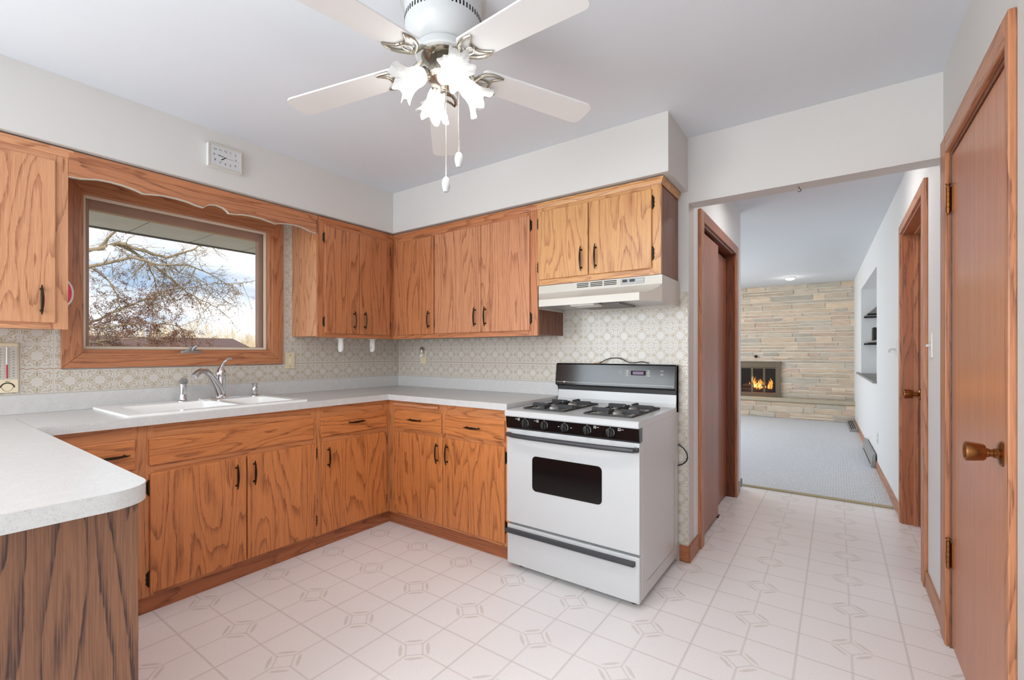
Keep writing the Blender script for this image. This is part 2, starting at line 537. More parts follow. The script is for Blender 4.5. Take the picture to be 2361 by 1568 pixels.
class MB:
    def __init__(s):
        s.bm = bmesh.new()
        s.curved = False

    def box(s, x0, x1, y0, y1, z0, z1, bev=0.0, seg=2, rot=None, pivot=None):
        x0, x1 = sorted((x0, x1)); y0, y1 = sorted((y0, y1)); z0, z1 = sorted((z0, z1))
        mt = Matrix.Translation(((x0 + x1) / 2, (y0 + y1) / 2, (z0 + z1) / 2)) @ Matrix.Diagonal((x1 - x0, y1 - y0, z1 - z0, 1))
        vs = bmesh.ops.create_cube(s.bm, size=1, matrix=mt)['verts']
        if bev:
            es = list({e for v in vs for e in v.link_edges})
            bmesh.ops.bevel(s.bm, geom=es, offset=bev, segments=seg, profile=0.5, affect='EDGES')
        return s

    def _rings(s, rings, closed_u=True, cap=True):
        s.curved = True
        n = len(rings[0])
        vr = [[s.bm.verts.new(p) for p in r] for r in rings]
        for a, b in zip(vr[:-1], vr[1:]):
            for i in range(n if closed_u else n - 1):
                j = (i + 1) % n
                s.bm.faces.new((a[i], a[j], b[j], b[i]))
        if cap and closed_u:
            s.bm.faces.new(list(reversed(vr[0])))
            s.bm.faces.new(vr[-1])
        return vr

    def tube(s, pts, r, seg=10, cap=True, flat=None):
        pts = [Vector(p) for p in pts]
        n = len(pts)
        rs = r if isinstance(r, (list, tuple)) else [r] * n
        rings = []
        up = None
        for i, p in enumerate(pts):
            t = (pts[min(i + 1, n - 1)] - pts[max(i - 1, 0)])
            t = t.normalized() if t.length > 1e-9 else Vector((0, 0, 1))
            if up is None:
                up = t.orthogonal().normalized()
            else:
                up = (up - t * up.dot(t))
                up = up.normalized() if up.length > 1e-6 else t.orthogonal().normalized()
            w = t.cross(up)
            ring = []
            for k in range(seg):
                a = 2 * PI * k / seg
                ring.append(p + (up * math.cos(a) + w * math.sin(a)) * rs[i])
            rings.append(ring)
        s._rings(rings, True, cap)
        return s

    def lathe(s, prof, origin=(0, 0, 0), axis=(0, 0, 1), seg=28, cap=True, fn=None):
        q = Vector(axis).normalized().to_track_quat('Z', 'Y')
        o = Vector(origin)
        rings = []
        for r, z in prof:
            ring = []
            for k in range(seg):
                a = 2 * PI * k / seg
                rr, zz = (r, z) if fn is None else fn(r, z, a)
                ring.append(o + q @ Vector((rr * math.cos(a), rr * math.sin(a), zz)))
            rings.append(ring)
        s._rings(rings, True, cap)
        return s

    def prism(s, poly, axis, a0, a1, bev=0.0):
        """poly: 2-D points; axis x -> (y,z), y -> (x,z), z -> (x,y)"""
        def P(p, a):
            return {'x': (a, p[0], p[1]), 'y': (p[0], a, p[1]), 'z': (p[0], p[1], a)}[axis]
        A = [s.bm.verts.new(P(p, a0)) for p in poly]
        B = [s.bm.verts.new(P(p, a1)) for p in poly]
        n = len(poly)
        fs = [s.bm.faces.new(A), s.bm.faces.new(list(reversed(B)))]
        for i in range(n):
            j = (i + 1) % n
            fs.append(s.bm.faces.new((A[i], B[i], B[j], A[j])))
        if bev:
            es = list({e for f in fs[:2] for e in f.edges})
            bmesh.ops.bevel(s.bm, geom=es, offset=bev, segments=2, profile=0.5, affect='EDGES')
        return s

    def grid(s, axis, a0, a1, us, vs, keep):
        def P(u, v, a):
            return {'x': (a, u, v), 'y': (u, a, v), 'z': (u, v, a)}[axis]
        cache = {}

        def V(i, j, a):
            k = (i, j, a)
            if k not in cache:
                cache[k] = s.bm.verts.new(P(us[i], vs[j], a))
            return cache[k]
        K = {}
        for i in range(len(us) - 1):
            for j in range(len(vs) - 1):
                K[i, j] = keep((us[i] + us[i + 1]) / 2, (vs[j] + vs[j + 1]) / 2)
        for (i, j), k in K.items():
            if not k:
                continue
            for a in (a0, a1):
                s.bm.faces.new((V(i, j, a), V(i + 1, j, a), V(i + 1, j + 1, a), V(i, j + 1, a)))
            for (di, dj, e) in ((-1, 0, ((i, j), (i, j + 1))), (1, 0, ((i + 1, j), (i + 1, j + 1))), (0, -1, ((i, j), (i + 1, j))), (0, 1, ((i, j + 1), (i + 1, j + 1)))):
                if not K.get((i + di, j + dj)):
                    p, q = e
                    s.bm.faces.new((V(*p, a0), V(*q, a0), V(*q, a1), V(*p, a1)))
        return s

    def ball(s, c, r, sub=2, scale=(1, 1, 1)):
        bmesh.ops.create_icosphere(s.bm, subdivisions=sub, radius=r, matrix=Matrix.Translation(c) @ Matrix.Diagonal(tuple(scale) + (1,)))
        return s

    def text(s, string, size, origin, xdir, ydir, depth=0.0004):
        cu = bpy.data.curves.new('t', 'FONT')
        cu.body = string
        cu.size = size
        cu.align_x = 'CENTER'
        cu.align_y = 'CENTER'
        cu.extrude = depth / 2
        cu.resolution_u = 2
        ob = bpy.data.objects.new('t', cu)
        me = bpy.data.meshes.new_from_object(ob)
        xd, yd = Vector(xdir).normalized(), Vector(ydir).normalized()
        zd = xd.cross(yd)
        mt = Matrix((xd, yd, zd)).transposed().to_4x4()
        mt.translation = Vector(origin)
        me.transform(mt)
        s.bm.from_mesh(me)
        bpy.data.objects.remove(ob)
        bpy.data.curves.remove(cu)
        bpy.data.meshes.remove(me)
        return s

    def turn(s, mat):
        bmesh.ops.transform(s.bm, matrix=mat, verts=s.bm.verts[:])
        return s

    def build(s, name, mat, parent=None, angle=None, recalc=True, origin=None):
        base = Vector((0, 0, 0))
        if parent is not None:
            base = root_loc(parent)
        elif origin is not None:
            base = Vector(origin)
        bm = s.bm
        bmesh.ops.remove_doubles(bm, verts=bm.verts[:], dist=1e-6)
        if recalc:
            bmesh.ops.recalc_face_normals(bm, faces=bm.faces[:])
        if base.length:
            bmesh.ops.translate(bm, verts=bm.verts[:], vec=-base)
        me = bpy.data.meshes.new(name)
        bm.to_mesh(me)
        bm.free()
        if angle is None and s.curved:
            angle = 32
        if angle is not None:
            for p in me.polygons:
                p.use_smooth = True
            me.set_sharp_from_angle(angle=math.radians(angle))
        me.materials.append(M[mat] if isinstance(mat, str) else mat)
        o = bpy.data.objects.new(name, me)
        COL.objects.link(o)
        o.shadow_terminator_geometry_offset = 0.0
        if parent is not None:
            o.parent = parent
        elif origin is not None:
            o.location = base
        return o


def root_loc(o):
    while o.parent is not None:
        o = o.parent
    return Vector(o.location)


def thing(name, label, cat, loc=(0, 0, 0), group=None):
    o = bpy.data.objects.new(name, None)
    o.empty_display_size = 0.05
    COL.objects.link(o)
    o.location = loc
    o['label'] = label
    o['category'] = cat
    if group:
        o['group'] = group
    return o


def tag(o, label, cat, group=None, kind=None):
    o['label'] = label
    o['category'] = cat
    if group:
        o['group'] = group
    if kind:
        o['kind'] = kind
    return o


def struct_root(name, loc=(0, 0, 0)):
    o = bpy.data.objects.new(name, None)
    o.empty_display_size = 0.05
    COL.objects.link(o)
    o.location = loc
    o['kind'] = 'structure'
    return o


def struct(mb, name, mat, angle=None):
    o = mb.build(name, mat, angle=angle)
    o['kind'] = 'structure'
    return o


# ================================================================== the room shell
H = 2.438
XR = 3.560
# outer window wall; two of its three openings are unseen, added for daylight
yw = sorted([-6.5, -5.8, -3.6, -2.10, -1.12, 3.0, 6.0, 7.35])
zw = [0.0, 0.1, 0.8, 1.19, 2.05, 2.10, H]


def keep_left(y, z):
    if -2.10 < y < -1.12 and 1.19 < z < 2.05:
        return False
    if -5.8 < y < -3.6 and 0.1 < z < 2.10:
        return False
    if 3.0 < y < 6.0 and 0.8 < z < 2.10:
        return False
    return True


struct(MB().grid('x', -0.15, 0.0, yw, zw, keep_left), 'wall_left', 'wall')
struct(MB().grid('y', 0.0, 0.115, [0, 2.486, XR], [0, 2.064, H], lambda x, z: not (x > 2.486 and z < 2.064)), 'wall_back', 'wall')
struct(MB().grid('x', 2.37, 2.486, [0.115, 0.295, 1.45, 1.64], [0, 2.03, H], lambda y, z: not (0.295 < y < 1.45 and z < 2.03)), 'wall_closet', 'wall_hall')
struct(MB().grid('y', 1.64, 1.74, [0, 2.486], [0, H], lambda x, z: True), 'wall_near', 'wall_hall')
D1 = (-0.972, -0.172)      # door in the kitchen's right wall
D2 = (0.51, 1.49)         # door in the hall's right wall


def keep_right(y, z):
    if D1[0] < y < D1[1] and z < 2.04:
        return False
    if D2[0] < y < D2[1] and z < 2.04:
        return False
    return True


struct(MB().grid('x', XR, XR + 0.12, [-6.5, D1[0], D1[1], 0.0575], [0, 2.04, H], keep_right), 'wall_right', 'wall')
struct(MB().grid('x', XR, XR + 0.12, [0.0575, D2[0], D2[1], 1.60], [0, 2.04, H], keep_right), 'wall_hall', 'wall_hall')
struct(MB().grid('y', -6.62, -6.5, [-0.15, 0.45, 3.35, XR + 0.12], [0, 0.4, 2.2, H], lambda x, z: not (0.45 < x < 3.35 and 0.4 < z < 2.2)), 'wall_rear', 'wall')
struct(MB().box(-0.15, XR + 0.25, -6.62, 1.64, H, H + 0.12), 'ceiling', 'ceiling')
struct(MB().box(-0.15, XR + 0.25, 1.64, 7.35, H, H + 0.12), 'ceiling_living', 'ceiling')
struct(MB().box(-0.15, XR + 0.25, -6.62, 1.85, -0.1, 0.0), 'floor', 'vinyl')
struct(MB().box(-0.15, XR + 0.25, 1.85, 7.35, -0.1, 0.012), 'floor_carpet', 'carpet')
struct(MB().box(2.486, 3.535, 1.835, 1.862, 0.0, 0.016, 0.004), 'trim_1', 'gold')

# living room right wall, running very slightly inward, with a recessed niche
LA = math.atan(0.0246)
L0 = Vector((3.560, 1.60, 0))


def living(y_, x_=0.0, z_=0.0):
    """point along the living room's right wall: y_ from its start, x_ out from its face"""
    d = Vector((-math.sin(LA), math.cos(LA), 0))
    n = Vector((math.cos(LA), math.sin(LA), 0))
    return L0 + d * y_ + n * x_ + Vector((0, 0, z_))


LM = Matrix.Translation(L0) @ Matrix.Rotation(LA, 4, 'Z')
N0, N1 = 1.71, 3.87
mb = MB().grid('x', 0.0, 0.10, [0, N0, N1, 5.75], [0, 0.90, 2.10, H], lambda y, z: not (N0 < y < N1 and 0.9 < z < 2.1))
mb.box(0.26, 0.30, N0 - 0.02, N1 + 0.02, 0.86, 2.12)
mb.box(0.1005, 0.262, N0 - 0.02, N0, 0.86, 2.12).box(0.1005, 0.262, N1, N1 + 0.02, 0.86, 2.12)
mb.box(0.1005, 0.262, N0, N1, 2.10, 2.12).box(0.1005, 0.262, N0, N1, 0.86, 0.88)
mb.turn(LM)
struct(mb, 'wall_living', 'wall_hall')

# bulkhead above the wall cabinets
sof = MB().prism([(0.0, 0.0), (0.0, -6.5), (0.371, -6.5), (0.371, -0.371), (2.480, -0.371), (2.480, 0.0)], 'z', 2.132, H)
struct(sof, 'wall_bulkhead', 'wall')

# tiled backsplash sheets
struct(MB().grid('x', 0.0, 0.006, [-3.2, -2.165, -1.05, 0.0], [0.90, 1.12, 1.50, 2.13], lambda y, z: not (-2.165 < y < -1.05 and z > 1.12)), 'wall_tile_left', 'tile_l')
struct(MB().grid('y', -0.006, 0.0, [0.006, 1.64, 2.484], [0.095, 0.90, 1.557], lambda x, z: not (x < 1.64 and z < 0.9)), 'wall_tile_back', 'tile_b')

# baseboards
bb = MB().box(2.436, 2.498, -0.012, 0.0, 0.0, 0.095, 0.003).box(2.486, 2.498, -0.012, 0.20, 0.0, 0.095, 0.003)
struct(bb, 'baseboard_back', oak('base', 'x'))
struct(MB().box(XR - 0.012, XR, D1[1] + 0.118, 0.41, 0, 0.085, 0.003), 'baseboard_right', oak('trim', 'y'))
struct(MB().box(XR - 0.012, XR, D2[1] + 0.08, 1.60, 0, 0.085, 0.003), 'baseboard_hall', oak('trim', 'y'))
mb = MB().box(-0.012, 0.0, 0.0, 5.43, 0.01, 0.085, 0.003)
mb.turn(LM)
struct(mb, 'baseboard_living', oak('trim', 'y'))
struct(MB().box(2.486, 2.499, 1.545, 1.64, 0, 0.09, 0.003).box(2.40, 2.499, 1.74, 1.753, 0.012, 0.09, 0.003), 'baseboard_closet', 'grille')


# ------------------------------------------------------------------ doors
def knob(parent, base, direction, mat='brass', name='knob', s=1.0, key=False):
    d = Vector(direction).normalized()
    prof = [(0.0, 0.0), (0.034, 0.0), (0.034, 0.004), (0.029, 0.008), (0.017, 0.010), (0.013, 0.014), (0.013, 0.018), (0.0105, 0.020), (0.0105, 0.026), (0.0125, 0.028), (0.0125, 0.032), (0.020, 0.034), (0.0225, 0.038), (0.0255, 0.056), (0.027, 0.070), (0.0265, 0.074), (0.0225, 0.075), (0.020, 0.072), (0.0, 0.071)]
    k = MB().lathe([(r * s, z * s) for r, z in prof], base, d, 28).build(name, mat, parent)
    return k


def butt_hinge(parent, x, y, z, h=0.105, name='hinge', side=1):
    mb = MB()
    mb.box(x + 0.008, x + 0.0115, y - 0.020, y + 0.012, z - h / 2, z + h / 2 * 0.9)
    for k in range(5):
        z0 = z - h / 2 + k * h / 5
        mb.lathe([(0.0, 0), (0.0075, 0.0), (0.0075, h / 5 * 0.94), (0.0, h / 5 * 0.94)], (x, y, z0), (0, 0, 1), 14)
    mb.lathe([(0.0, 0), (0.0045, 0.0), (0.0045, 0.006), (0.009, 0.007), (0.009, 0.012), (0.0, 0.013)], (x, y, z + h / 2), (0, 0, 1), 14)
    mb.lathe([(0.0, 0), (0.006, 0.0), (0.006, 0.006), (0.0, 0.008)], (x, y, z - h / 2), (0, 0, -1), 14)
    return mb.build(name, 'brass', parent)


door1 = struct_root('door_1', (XR, (D1[0] + D1[1]) / 2, 0))
y0, y1 = D1
MB().box(XR + 0.002, XR + 0.038, y0 + 0.003, y1 - 0.003, 0.012, 2.008, 0.002).build('door_leaf', 'mahog', door1)
cas = MB()
cas.box(XR - 0.018, XR, y1 + 0.012, y1 + 0.118, 0, 2.105, 0.004)
cas.box(XR - 0.018, XR, y0 - 0.034, y0 - 0.002, 0, 2.105, 0.004)
cas.build('casing', oak('trim', 'z'), door1)
MB().box(XR - 0.0185, XR, y0 - 0.002, y1 + 0.012, 2.028, 2.105, 0.004).build('head_casing', oak('trim', 'y'), door1)
jm = MB().box(XR - 0.004, XR + 0.12, y1, y1 + 0.014, 0, 2.05, 0.001).box(XR - 0.004, XR + 0.12, y0 - 0.014, y0, 0, 2.05, 0.001).box(XR - 0.002, XR + 0.12, y0, y1, 2.014, 2.029, 0.001)
jm.build('jamb', oak('side', 'z'), door1)
butt_hinge(door1, XR - 0.010, y1 - 0.004, 1.832)
butt_hinge(door1, XR - 0.010, y1 - 0.004, 0.385)
knob(door1, (XR + 0.002, -0.868, 0.920), (-1, 0.02, 0), s=1.05)

door2 = struct_root('door_2', (XR, (D2[0] + D2[1]) / 2, 0))
y0, y1 = D2
cas = MB()
cas.box(XR - 0.018, XR, y1 + 0.01, y1 + 0.075, 0, 2.105, 0.004)
cas.box(XR - 0.018, XR, y0 - 0.10, y0 - 0.01, 0, 2.105, 0.004)
cas.build('casing', oak('trim', 'z'), door2)
MB().box(XR - 0.018, XR, y0 - 0.01, y1 + 0.01, 2.045, 2.105, 0.004).build('head_casing', oak('trim', 'y'), door2)
jm = MB().box(XR - 0.004, XR + 0.12, y1 - 0.004, y1 + 0.014, 0, 2.045, 0.001).box(XR - 0.004, XR + 0.12, y0 - 0.014, y0 + 0.004, 0, 2.045, 0.001).box(XR - 0.004, XR + 0.12, y0, y1, 2.03, 2.045, 0.001)
jm.build('jamb', oak('base', 'z'), door2)
st = MB().box(XR + 0.055, XR + 0.082, y1 - 0.018, y1 - 0.004, 0, 2.03, 0.002).box(XR + 0.055, XR + 0.082, y0 + 0.004, y0 + 0.018, 0, 2.03, 0.002).box(XR + 0.055, XR + 0.082, y0, y1, 2.016, 2.03, 0.002)
st.build('door_stop', oak('trim', 'z'), door2)
MB().box(XR + 0.083, XR + 0.118, y0 + 0.006, y1 - 0.006, 0.012, 2.026, 0.002).build('door_leaf', 'mahog_dark', door2)
knob(door2, (XR + 0.083, y1 - 0.075, 0.92), (-1, 0, 0), s=1.15)

door3 = struct_root('door_3', (2.486, 0.87, 0))
cas = MB().box(2.486, 2.505, 0.222, 0.30, 0, 2.09, 0.004).box(2.486, 2.505, 1.445, 1.525, 0, 2.09, 0.004)
cas.build('casing', oak('trim', 'z'), door3)
MB().box(2.486, 2.506, 0.30, 1.445, 2.02, 2.09, 0.004).build('head_casing', 'mahog_dark', door3)
jm = MB().box(2.37, 2.487, 1.436, 1.452, 0, 2.03).box(2.37, 2.487, 0.29, 0.306, 0, 2.03)
jm.box(2.37, 2.470, 0.30, 1.44, 2.012, 2.03)
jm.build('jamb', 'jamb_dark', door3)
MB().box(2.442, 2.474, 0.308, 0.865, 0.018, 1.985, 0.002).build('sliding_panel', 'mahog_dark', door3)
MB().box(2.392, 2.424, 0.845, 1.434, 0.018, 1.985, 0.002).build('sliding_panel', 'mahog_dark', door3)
MB().box(2.39, 2.478, 0.85, 0.90, 0.0, 0.014, 0.003).box(2.425, 2.44, 0.858, 0.885, 0.0, 0.04, 0.002).build('floor_guide', 'bronze', door3)

# ------------------------------------------------------------------ kitchen window
win = struct_root('window_1', (0, -1.61, 1.12))
cy0, cy1, cz0, cz1, cw = -2.172, -1.050, 1.126, 2.120, 0.076
for poly_, ax_ in (([(cy0, cz0), (cy0 + cw, cz0 + cw), (cy0 + cw, cz1 - cw), (cy0, cz1)], 'z'), ([(cy1, cz0), (cy1, cz1), (cy1 - cw, cz1 - cw), (cy1 - cw, cz0 + cw)], 'z'),
                   ([(cy0, cz0), (cy1, cz0), (cy1 - cw, cz0 + cw), (cy0 + cw, cz0 + cw)], 'y'), ([(cy0, cz1), (cy0 + cw, cz1 - cw), (cy1 - cw, cz1 - cw), (cy1, cz1)], 'y')):
    MB().prism(poly_, 'x', 0.0, 0.022, 0.003).build('casing', oak('trim', ax_), win)
fr = MB().box(-0.15, 0.003, -2.10, -2.086, 1.19, 2.05).box(-0.15, 0.003, -1.134, -1.12, 1.19, 2.05)
fr.build('jamb', oak('trim', 'z'), win)
fr = MB().box(-0.15, 0.003, -2.086, -1.134, 1.19, 1.222).box(-0.15, 0.003, -2.086, -1.134, 2.036, 2.05)
fr.build('sill', oak('trim', 'y'), win)


def frame_yz(mb, x0, x1, y0, y1, z0, z1, w, bev=0.002, wt=None, wb=None):
    wt = wt or w
    wb = wb or w
    mb.box(x0, x1, y0, y0 + w, z0, z1, bev).box(x0, x1, y1 - w, y1, z0, z1, bev)
    mb.box(x0, x1, y0 + w, y1 - w, z0, z0 + wb, bev).box(x0, x1, y0 + w, y1 - w, z1 - wt, z1, bev)
    return mb


frame_yz(MB(), -0.052, -0.040, -2.085, -1.135, 1.223, 2.036, 0.016).build('screen_frame', 'cream_frame', win)
frame_yz(MB(), -0.12, -0.075, -2.084, -1.136, 1.222, 2.036, 0.036, wb=0.02, wt=0.062).build('sash', 'sash', win)
MB().box(-0.099, -0.095, -2.05, -1.17, 1.24, 1.976).build('glass', 'glass', win)
ck = MB().prism([(-1.665, 1.200), (-1.655, 1.196), (-1.55, 1.196), (-1.548, 1.216), (-1.60, 1.219), (-1.615, 1.225), (-1.66, 1.213)], 'x', -0.012, 0.016, 0.002)
ck.tube([(0.005, -1.60, 1.215), (0.02, -1.592, 1.235), (0.026, -1.58, 1.246)], [0.010, 0.009, 0.007], 10)
ck.tube([(0.012, -1.625, 1.215), (0.014, -1.60, 1.236), (0.006, -1.575, 1.244)], [0.006, 0.008, 0.006], 10)
ck.build('crank_handle', 'alu', win)

# ================================================================== cabinets


def pull(parent, face, axis_out, c, length=0.13, vertical=True, along='y'):
    """slim bow pull on two posts; face position plus outward axis"""
    o = Vector(axis_out)
    a = Vector((0, 0, 1)) if vertical else (Vector((0, 1, 0)) if along == 'y' else Vector((1, 0, 0)))
    c = Vector(c)
    side = a.cross(o)
    mb = MB()
    n = 13
    hw = length / 2
    rings = []
    for i in range(n):
        t = -1 + 2 * i / (n - 1)
        w = 0.0068 * (1 - 0.72 * abs(t) ** 1.7)
        p = c + a * (t * hw) + o * (0.024 - 0.010 * t * t)
        th = 0.0042
        rings.append([p + side * w + o * 0, p + side * w * 0.5 + o * th, p - side * w * 0.5 + o * th, p - side * w, p - side * w * 0.6 - o * th * 0.7, p + side * w * 0.6 - o * th * 0.7])
    mb._rings(rings)
    for t in (-0.72, 0.72):
        b0 = c + a * (t * hw)
        mb.lathe([(0.0, -0.001), (0.0062, -0.001), (0.0062, 0.003), (0.0036, 0.005), (0.0036, 0.017), (0.0045, 0.021), (0.0, 0.021)], b0, o, 12)
    return mb.build('handle', 'bronze', parent)


def cab_hinge(parent, c, axis_out, along):
    """small face-frame hinge: waisted leaf and a barrel with tips"""
    o = Vector(axis_out)
    s = Vector(along)
    c = Vector(c)
    up = Vector((0, 0, 1))
    mb = MB()
    A, B = [], []
    for (u_, v_) in ((-0.030, 0.004), (-0.022, 0.011), (-0.008, 0.008), (0.0, 0.012), (0.008, 0.008), (0.022, 0.011), (0.030, 0.004), (0.030, -0.002), (-0.030, -0.002)):
        p = c + up * u_ + s * v_
        A.append(mb.bm.verts.new(p))
        B.append(mb.bm.verts.new(p + o * 0.0022))
    mb.bm.faces.new(A)
    mb.bm.faces.new(list(reversed(B)))
    for i in range(len(A)):
        j = (i + 1) % len(A)
        mb.bm.faces.new((A[i], B[i], B[j], A[j]))
    mb.tube([c - up * 0.037 + o * 0.004, c - up * 0.033 + o * 0.004, c - up * 0.03 + o * 0.004, c + up * 0.03 + o * 0.004, c + up * 0.033 + o * 0.004, c + up * 0.037 + o * 0.004], [0.0015, 0.0042, 0.0046, 0.0046, 0.0042, 0.0015], 10)
    return mb.build('hinge', 'bronze', parent)


def door_panel(parent, wall, face, a0, a1, z0, z1, mat, handle=None, hinge=None, hz=(), hlen=0.13, name='door'):
    """slab door; wall 'L' faces +x at x=face, wall 'B' faces -y at y=face, 'P' faces +y at y=face"""
    T = 0.013
    if wall == 'L':
        d = MB().box(face - 0.006, face + T, a0, a1, z0, z1, 0.004).build(name, mat, parent)
        o, al = (1, 0, 0), 'y'
        def P(a, z): return (face + T, a, z)
        def Q(a, z): return (face, a, z)
    else:
        sg = -1 if wall == 'B' else 1
        d = MB().box(a0, a1, face - sg * 0.006, face + sg * T, z0, z1, 0.004).build(name, mat, parent)
        o, al = (0, sg, 0), 'x'
        def P(a, z): return (a, face + sg * T, z)
        def Q(a, z): return (a, face, z)
    if handle:
        a, z, vert = handle
        pull(d, None, o, P(a, z), hlen, vert, al)
    if hinge is not None:
        side = 1 if hinge > (a0 + a1) / 2 else -1
        sv = Vector((0, side, 0)) if wall == 'L' else Vector((side, 0, 0))
        edge = a1 if side > 0 else a0
        for z in hz:
            cab_hinge(d, Q(edge + side * 0.003, z), o, sv)
    return d


def face_frame(wall, face, outer, holes, mat_v, mat_h, parent, thick=0.019):
    """stiles vertical and rails horizontal as two meshes. outer=(a0,a1,z0,z1); holes=[(a0,a1,z0,z1)]"""
    a0, a1, z0, z1 = outer
    us = sorted({a0, a1} | {h[0] for h in holes} | {h[1] for h in holes})
    vs = sorted({z0, z1} | {h[2] for h in holes} | {h[3] for h in holes})

    def hole(u, v): return any(h[0] < u < h[1] and h[2] < v < h[3] for h in holes)

    def stile(u):
        return not any(h[0] < u < h[1] for h in holes)
    f0, f1 = (face - thick, face) if wall in 'LP' else (face, face + thick)

    def piece(nm, b0, b1, c0, c1, mat):
        if wall == 'L':
            MB().box(f0, f1, b0, b1, c0, c1).build(nm, mat, parent)
        else:
            MB().box(b0, b1, f0, f1, c0, c1).build(nm, mat, parent)
    cols = []
    for b0, b1 in zip(us[:-1], us[1:]):
        if stile((b0 + b1) / 2):
            piece('stile', b0, b1, z0, z1, mat_v)
            continue
        run = None
        for c0, c1 in zip(vs[:-1], vs[1:]):
            if hole((b0 + b1) / 2, (c0 + c1) / 2):
                if run:
                    piece('rail', b0, b1, run[0], run[1], mat_h)
                run = None
            else:
                run = (run[0] if run else c0, c1)
        if run:
            piece('rail', b0, b1, run[0], run[1], mat_h)


BASE_G = 'oak base cabinets under the white worktop'
UP_G = 'oak wall cabinets under the bulkhead'
low_v, low_hy, low_hx = oak('lower', 'z'), oak('lower', 'y'), oak('lower', 'x')
fr_v, fr_y, fr_x = oak('frame', 'z'), oak('frame', 'y'), oak('frame', 'x')
CT = 0.876


def base_body(name, label, x0, x1, y0, y1, toe):
    t = thing(name, label, 'cabinet', ((x0 + x1) / 2, (y0 + y1) / 2, 0), BASE_G)
    return t


# --- left wall: narrow drawer unit beside the peninsula
c = base_body('base_cabinet', 'narrow oak drawer cabinet in the corner behind the white peninsula worktop', 0, 0.6, -2.37, -2.005, None)
MB().box(0.02, 0.58, -2.37, -2.006, 0.085, CT - 0.001).build('carcass', fr_v, c)
face_frame('L', 0.60, (-2.37, -2.005, 0.085, CT), [(-2.36, -2.045, 0.69, 0.81), (-2.36, -2.045, 0.12, 0.64)], fr_v, fr_y, c)
d = door_panel(c, 'L', 0.60, -2.345, -2.035, 0.682, 0.815, low_hy, (-2.122, 0.749, False), name='drawer')
door_panel(c, 'L', 0.60, -2.345, -2.035, 0.105, 0.652, low_v)
MB().box(0.0, 0.574, -2.37, -2.005, 0.0, 0.085).build('toe_board', oak('base', 'y'), c)

# --- sink base
c = base_body('sink_cabinet', 'oak double-door cabinet with a blank drawer front below the sink', 0, 0.6, -2.005, -1.142, None)
MB().grid('x', 0.02, 0.58, [-2.004, -1.996, -1.17, -1.143], [0.085, 0.105, CT - 0.001], lambda y, z: not (-1.996 < y < -1.17 and z > 0.105)).build('carcass', fr_v, c)
face_frame('L', 0.60, (-2.005, -1.142, 0.085, CT), [(-1.965, -1.19, 0.70, 0.80), (-1.965, -1.19, 0.12, 0.64)], fr_v, fr_y, c)
door_panel(c, 'L', 0.60, -1.985, -1.176, 0.687, 0.812, low_hy, name='drawer_front')
door_panel(c, 'L', 0.60, -1.982, -1.561, 0.100, 0.650, low_v, (-1.612, 0.555, True), -1.99, (0.585, 0.165))
door_panel(c, 'L', 0.60, -1.556, -1.160, 0.100, 0.655, low_v, (-1.524, 0.558, True), -1.15, (0.592, 0.185))
MB().box(0.0, 0.574, -2.005, -1.142, 0.0, 0.085).build('toe_board', oak('base', 'y'), c)

# --- corner base on the left wall
c = base_body('base_cabinet', 'oak cabinet with one drawer and one door between the sink cabinet and the corner', 0, 0.6, -1.142, -0.6, None)
MB().box(0.02, 0.58, -1.141, -0.601, 0.085, CT - 0.001).build('carcass', fr_v, c)
face_frame('L', 0.60, (-1.142, -0.60, 0.085, CT), [(-1.11, -0.645, 0.70, 0.79), (-1.11, -0.645, 0.12, 0.64)], fr_v, fr_y, c)
door_panel(c, 'L', 0.60, -1.129, -0.630, 0.688, 0.806, low_hy, (-0.88, 0.754, False), name='drawer')
door_panel(c, 'L', 0.60, -1.124, -0.630, 0.095, 0.653, low_v, (-1.083, 0.558, True), -0.62, (0.592, 0.180))
MB().box(0.02, 0.574, -1.141, -0.574, 0.0, 0.085).build('toe_board', oak('base', 'y'), c)

# --- back wall base
c = base_body('base_cabinet', 'oak cabinet with two drawers over two doors between the corner and the stove', 0.6, 1.655, -0.6, 0, None)
MB().box(0.602, 1.654, -0.58, -0.01, 0.085, CT - 0.001).build('carcass', fr_v, c)
face_frame('B', -0.60, (0.60, 1.655, 0.085, CT), [(0.69, 1.10, 0.70, 0.80), (1.165, 1.61, 0.70, 0.80), (0.69, 1.10, 0.12, 0.64), (1.165, 1.61, 0.12, 0.64)], fr_v, fr_x, c)
door_panel(c, 'B', -0.60, 0.669, 1.119, 0.690, 0.812, low_hx, (0.882, 0.754, False), name='drawer')
door_panel(c, 'B', -0.60, 1.150, 1.622, 0.690, 0.812, low_hx, (1.385, 0.750, False), name='drawer')
door_panel(c, 'B', -0.60, 0.669, 1.130, 0.105, 0.662, low_v, (1.088, 0.560, True), 0.655, (0.60, 0.20))
door_panel(c, 'B', -0.60, 1.135, 1.622, 0.105, 0.662, low_v, (1.175, 0.562, True), 1.635, (0.60, 0.20))
MB().box(0.574, 1.655, -0.574, -0.005, 0.0, 0.085).build('toe_board', oak('base', 'x'), c)
MB().box(0.66, 1.092, -0.618, -0.592, 0.838, 0.858, 0.004).build('cutting_board', oak('upper', 'x'), c)

